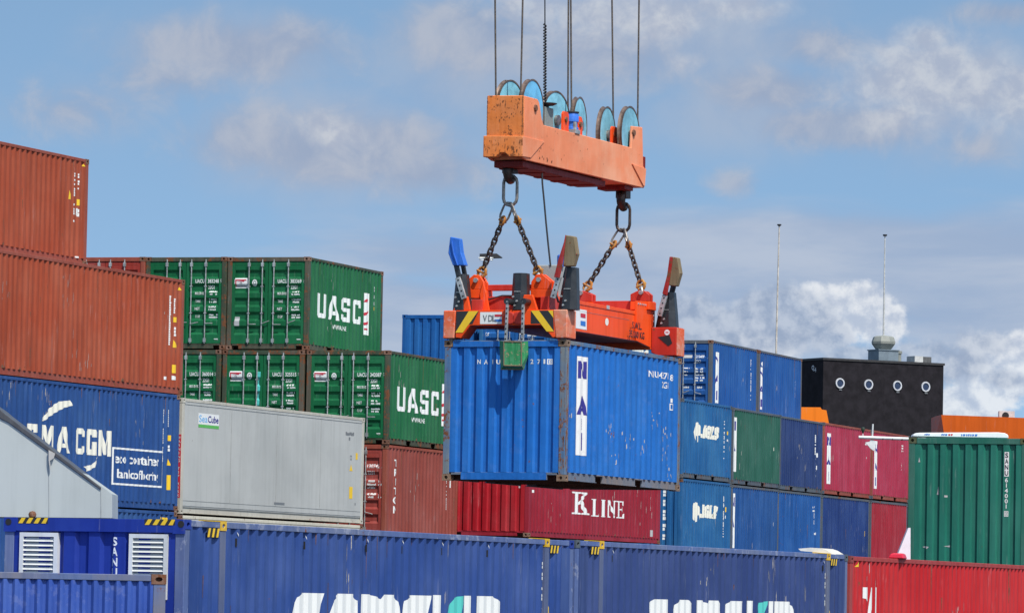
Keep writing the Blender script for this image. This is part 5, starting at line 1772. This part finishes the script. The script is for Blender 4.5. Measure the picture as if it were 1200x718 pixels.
# lamp mast seen between the sling chains
q0, q1 = at(570.3, 303, 210), at(569.0, 420, 210)
LM = thing('lamp_mast', 'thin grey lamp mast with black floodlights seen between the chains', 'lamp mast', loc=(q1.x, q1.y, 0))
o_ = Vector((q1.x, q1.y, 0))
dd = q0 - q1
m = MB(); m.tube([q1 - dd * (q1.z / dd.z) - o_, q1 - o_, q0 - o_], .07, 8, r2=.04); m.build('pole', GALV, LM)
for xs, nm in (([(562, 297.3), (571.5, 297), (571.5, 301), (562, 301.2)], 'floodlight'), ([(573, 297.2), (582, 297), (588.7, 301.6), (577, 302)], 'floodlight')):
    P_ = [at(x, y, 210) - o_ for x, y in xs]
    m = MB(); n = 4
    m.add(P_ + [p + Vector((0, .5, 0)) for p in P_], [(0, 1, 2, 3), (7, 6, 5, 4), (0, 4, 5, 1), (1, 5, 6, 2), (2, 6, 7, 3), (3, 7, 4, 0)])
    m.build(nm, RUBBER, LM)
m = MB()
for x0, x1 in ((562, 567), (572, 577)):
    m.tube([at(x0, 301, 210) - o_, at(x0 + .5, 304.5, 210) - o_, at(x1, 304.7, 210) - o_, at(x1 + .3, 301, 210) - o_], .03, 5)
m.tube([at(561, 302, 210) - o_, at(578, 302.4, 210) - o_], .03, 5)
m.build('lamp_bracket', GALV, LM)

# ---------------------------------------------------------------- small things on the front row
# grey ramp plate on the first front box
Yp = 61.2
px = [(-60, 449), (0, 489), (10, 492), (118, 569), (131.5, 578.5), (131.5, 606.6), (-60, 604.6)]
pts = [at(x, y, Yp) for x, y in px]
RP = thing('ramp_plate', 'pale grey steel plate with a sloping dark top edge resting on the front blue box', 'ramp', loc=(pts[5].x, Yp, pts[5].z))
o_ = RP.location.copy()
m = MB()
F = [p - o_ for p in pts]; n = len(F)
m.add(F + [p + Vector((0, .9, 0)) for p in F], [tuple(range(n)), tuple(range(2 * n - 1, n - 1, -1))] + [(i, (i + 1) % n, n + (i + 1) % n, n + i) for i in range(n)])
rp = m.build('plate', paint('pale_blue_grey_steel', (.425, .455, .435), .0, .4, (.40, .43, .415), .45, .2, .05), RP)
m = MB()
for x in (57, 118):
    p0, p1 = at(x, 532 if x < 100 else 572, Yp) - o_, at(x + .3, 606, Yp) - o_
    m.add([p0 + Vector((-.004, -.003, 0)), p0 + Vector((.004, -.003, 0)), p1 + Vector((.004, -.003, 0)), p1 + Vector((-.004, -.003, 0))], [(0, 1, 2, 3)])
m.build('plate_seam', plain('seam_grey', (.27, .29, .29), .7), rp)
m = MB()
E1 = [at(x, y, Yp - .02) - o_ for x, y in ((-60, 438), (0, 479.5), (5, 484), (118.5, 570.5), (118, 573.5), (10, 495), (0, 490), (-60, 449.5))]
n = len(E1)
m.add(E1 + [p + Vector((0, 1.0, 0)) for p in E1], [tuple(range(n)), tuple(range(2 * n - 1, n - 1, -1))] + [(i, (i + 1) % n, n + (i + 1) % n, n + i) for i in range(n)])
m.build('edge_channel', paint('dark_grey_channel', (.07, .072, .08), .1, .4, (.12, .125, .135), .4, .3, .05), RP, bevel=.006)
m = MB()
P_ = [at(x, y, Yp - .05) - o_ for x, y in ((57, 527), (64.5, 531), (63, 536.5), (58.5, 539.5), (59.3, 551), (57.8, 545), (57, 539))]
n = len(P_)
m.add(P_ + [p + Vector((0, .03, 0)) for p in P_], [tuple(range(n)), tuple(range(2 * n - 1, n - 1, -1))] + [(i, (i + 1) % n, n + (i + 1) % n, n + i) for i in range(n)])
m.build('latch', paint('latch_grey_paint', (.5, .48, .44), .3, .5), RP)
q = at(38, 602, Yp - .15) - o_
m = MB(); m.lathe([(.02, -.05), (.045, -.03), (.05, .0), (.035, .03), (.0, .04)], q, (0, 0, 1), 12); m.lathe([(.06, -.07), (.06, -.045)], q, (0, 0, 1), 12); m.build('twistlock_knob', RUSTC, RP, smooth=True)

# white curved fairing on the second front box
q = [at(x, y, 85.9) for x, y in ((935.5, 642.4), (950, 641.2), (962, 642), (968, 644), (977, 649.6), (966, 648.8), (958, 646.8), (938, 645))]
FA = thing('wind_deflector', 'white curved fairing lying on top of the slate blue container', 'fairing', loc=(q[3].x, 85.9, q[5].z))
o_ = FA.location.copy(); F = [p - o_ for p in q]; n = len(F)
m = MB(); m.add(F + [p + Vector((.25, .7, .0)) for p in F], [tuple(range(n)), tuple(range(2 * n - 1, n - 1, -1))] + [(i, (i + 1) % n, n + (i + 1) % n, n + i) for i in range(n)])
m.build('shell', paint('fairing_white_paint', (.66, .65, .6), .1, .4, (.6, .52, .36), .5, .3), FA)
m = MB(); e = [at(x, y, 85.86) - o_ for x, y in ((952, 646.4), (966, 647.6), (977, 649.8), (977, 651), (964, 650), (952, 648))]
n = len(e); m.add(e + [p + Vector((.2, .5, 0)) for p in e], [tuple(range(n)), tuple(range(2 * n - 1, n - 1, -1))] + [(i, (i + 1) % n, n + (i + 1) % n, n + i) for i in range(n)])
m.build('yellow_edge', YELLP, FA)

# red lump on the red box and the white leaning board behind it
q = [at(x, y, 88.5) for x, y in ((1040.5, 653.6), (1043.5, 648.4), (1047, 647.6), (1057, 647.8), (1059.5, 654.4))]
RC = thing('red_cover', 'small bright red plastic cover on top of the signal red container', 'cover', loc=(q[0].x, 88.5, q[0].z - .03))
o_ = RC.location.copy(); F = [p - o_ for p in q]; n = len(F)
m = MB(); m.add(F + [p + Vector((.1, .5, 0)) for p in F], [tuple(range(n)), tuple(range(2 * n - 1, n - 1, -1))] + [(i, (i + 1) % n, n + (i + 1) % n, n + i) for i in range(n)])
m.build('cover', plain('bright_red_plastic', (.62, .02, .05), .4, 0, .1), RC, bevel=.02)
q = [at(x, y, 95.0) for x, y in ((1046, 664.5), (1064.5, 618), (1067, 618), (1067, 664.5))]
WB = thing('leaning_board', 'white sloping board standing on the red container beside the green one', 'board', loc=(q[0].x, 95.0, q[0].z))
o_ = WB.location.copy(); F = [p - o_ for p in q]; n = len(F)
m = MB(); m.add(F + [p + Vector((0, .35, 0)) for p in F], [tuple(range(n)), tuple(range(2 * n - 1, n - 1, -1))] + [(i, (i + 1) % n, n + (i + 1) % n, n + i) for i in range(n)])
m.build('panel', plain('board_white', (.66, .72, .76), .5, 0, .05), WB)

# white boom and lamp beside the green box
YB = 106.0
o_ = at(1066, 513, YB); o_ = Vector((o_.x, o_.y, 0))
WM = thing('white_boom', 'white pipe boom with a short upright and a small dark lamp beside the green container', 'boom', loc=o_)
WP = plain('boom_white_paint', (.66, .67, .66), .45, 0, .12)
b_ = lambda x, y: at(x, y, YB) - o_
m = MB(); m.tube([b_(1006.3, 512.0), b_(1082, 514.6)], .035, 10); m.build('pipe', WP, WM, smooth=True)
m = MB(); m.tube([b_(1022.9, 496.5), b_(1022.2, 512)], .018, 8); m.build('upright', WP, WM)
m = MB()
for x in (1034.5, 1045.7, 1057): m.lathe([(.03, -.02), (.036, 0), (.03, .02)], b_(x, 513.2 + (x - 1034) * .034), (1, .02, -.02), 10)
m.build('clamp', STEEL, WM)
m = MB(); P_ = [b_(x, y) for x, y in ((1014, 518), (1019, 517.2), (1020.5, 515), (1024, 515.5), (1026.5, 518), (1025, 522), (1024, 528), (1020, 525))]
n = len(P_); m.add(P_ + [p + Vector((0, .08, 0)) for p in P_], [tuple(range(n)), tuple(range(2 * n - 1, n - 1, -1))] + [(i, (i + 1) % n, n + (i + 1) % n, n + i) for i in range(n)]); m.build('bracket', WP, WM)
m = MB(); c_ = b_(1011.3, 503.5); m.lathe([(.01, .06), (.035, .055), (.042, .03), (.04, .0), (.025, -.05), (.006, -.08)], c_, (0, 0, 1), 12); m.build('lamp', plain('dark_green_lamp', (.03, .05, .03), .5), WM, smooth=True)
m = MB(); m.tube([c_ + Vector((0, 0, -.07)), b_(1011.3, 512)], .009, 6); m.build('lamp_stem', WP, WM)
pb_ = b_(1082, 514.6)
m = MB(); m.tube([(pb_.x, pb_.y, 0), (pb_.x, pb_.y, pb_.z + .05)], .06, 10); m.build('post', WP, WM)

# white long box roof edge on the green container
q0, q1 = at(1069.5, 509.4, 100.2), at(1182, 511.4, 100.2)
TB = thing('roof_duct', 'long white rounded duct with faint red and blue print on top of the green container', 'duct', loc=(q0.x, 100.2, q0.z - .03))
Lx = q1.x - q0.x
sl_z = (q1.z - q0.z) / Lx
m = MB()
hh = .085
prof_ = [(0, 0), (.02, hh * .55), (.06, hh * .8), (.14, hh * .92), (Lx - .22, hh * 1.35 + 0), (Lx - .08, hh * 1.2), (Lx - .01, hh * .8), (Lx, 0)]
m.prism([(x, z + sl_z * x) for x, z in prof_], 1, 0, .55)
db = m.build('shell', plain('duct_white', (.74, .76, .77), .4, 0, .06), TB, bevel=.012)
r8 = random.Random(31)
for c0, c1, mat in ((.24, .34, BLUEL), (.58, .70, BLUEL), (.72, .80, REDL), (.98, 1.3, BLUEL)):
    mk = Mark()
    x = c0
    while x < c1:
        w_ = r8.uniform(.03, .07)
        mk.poly([(x, .03), (x + w_ * .7, .03), (x + w_ * .9, .07 * r8.uniform(.8, 1)), (x + w_ * .2, .07)])
        x += w_
    mk.lay('print', mat, db, lambda u, v: (u, -.004, v + sl_z * u))

# ---------------------------------------------------------------- ground
m = MB()
m.add([(-3000, -300, 0), (3000, -300, 0), (3000, 6000, 0), (-3000, 6000, 0)], [(0, 1, 2, 3)])
gm = paint('yard_asphalt', (.055, .054, .052), .02, .6, (.09, .088, .085), .85, .1, .3, scale=.15)
gd = m.build('ground', gm)
tag(gd, 'grey asphalt of the container yard', 'ground', None, 'structure')
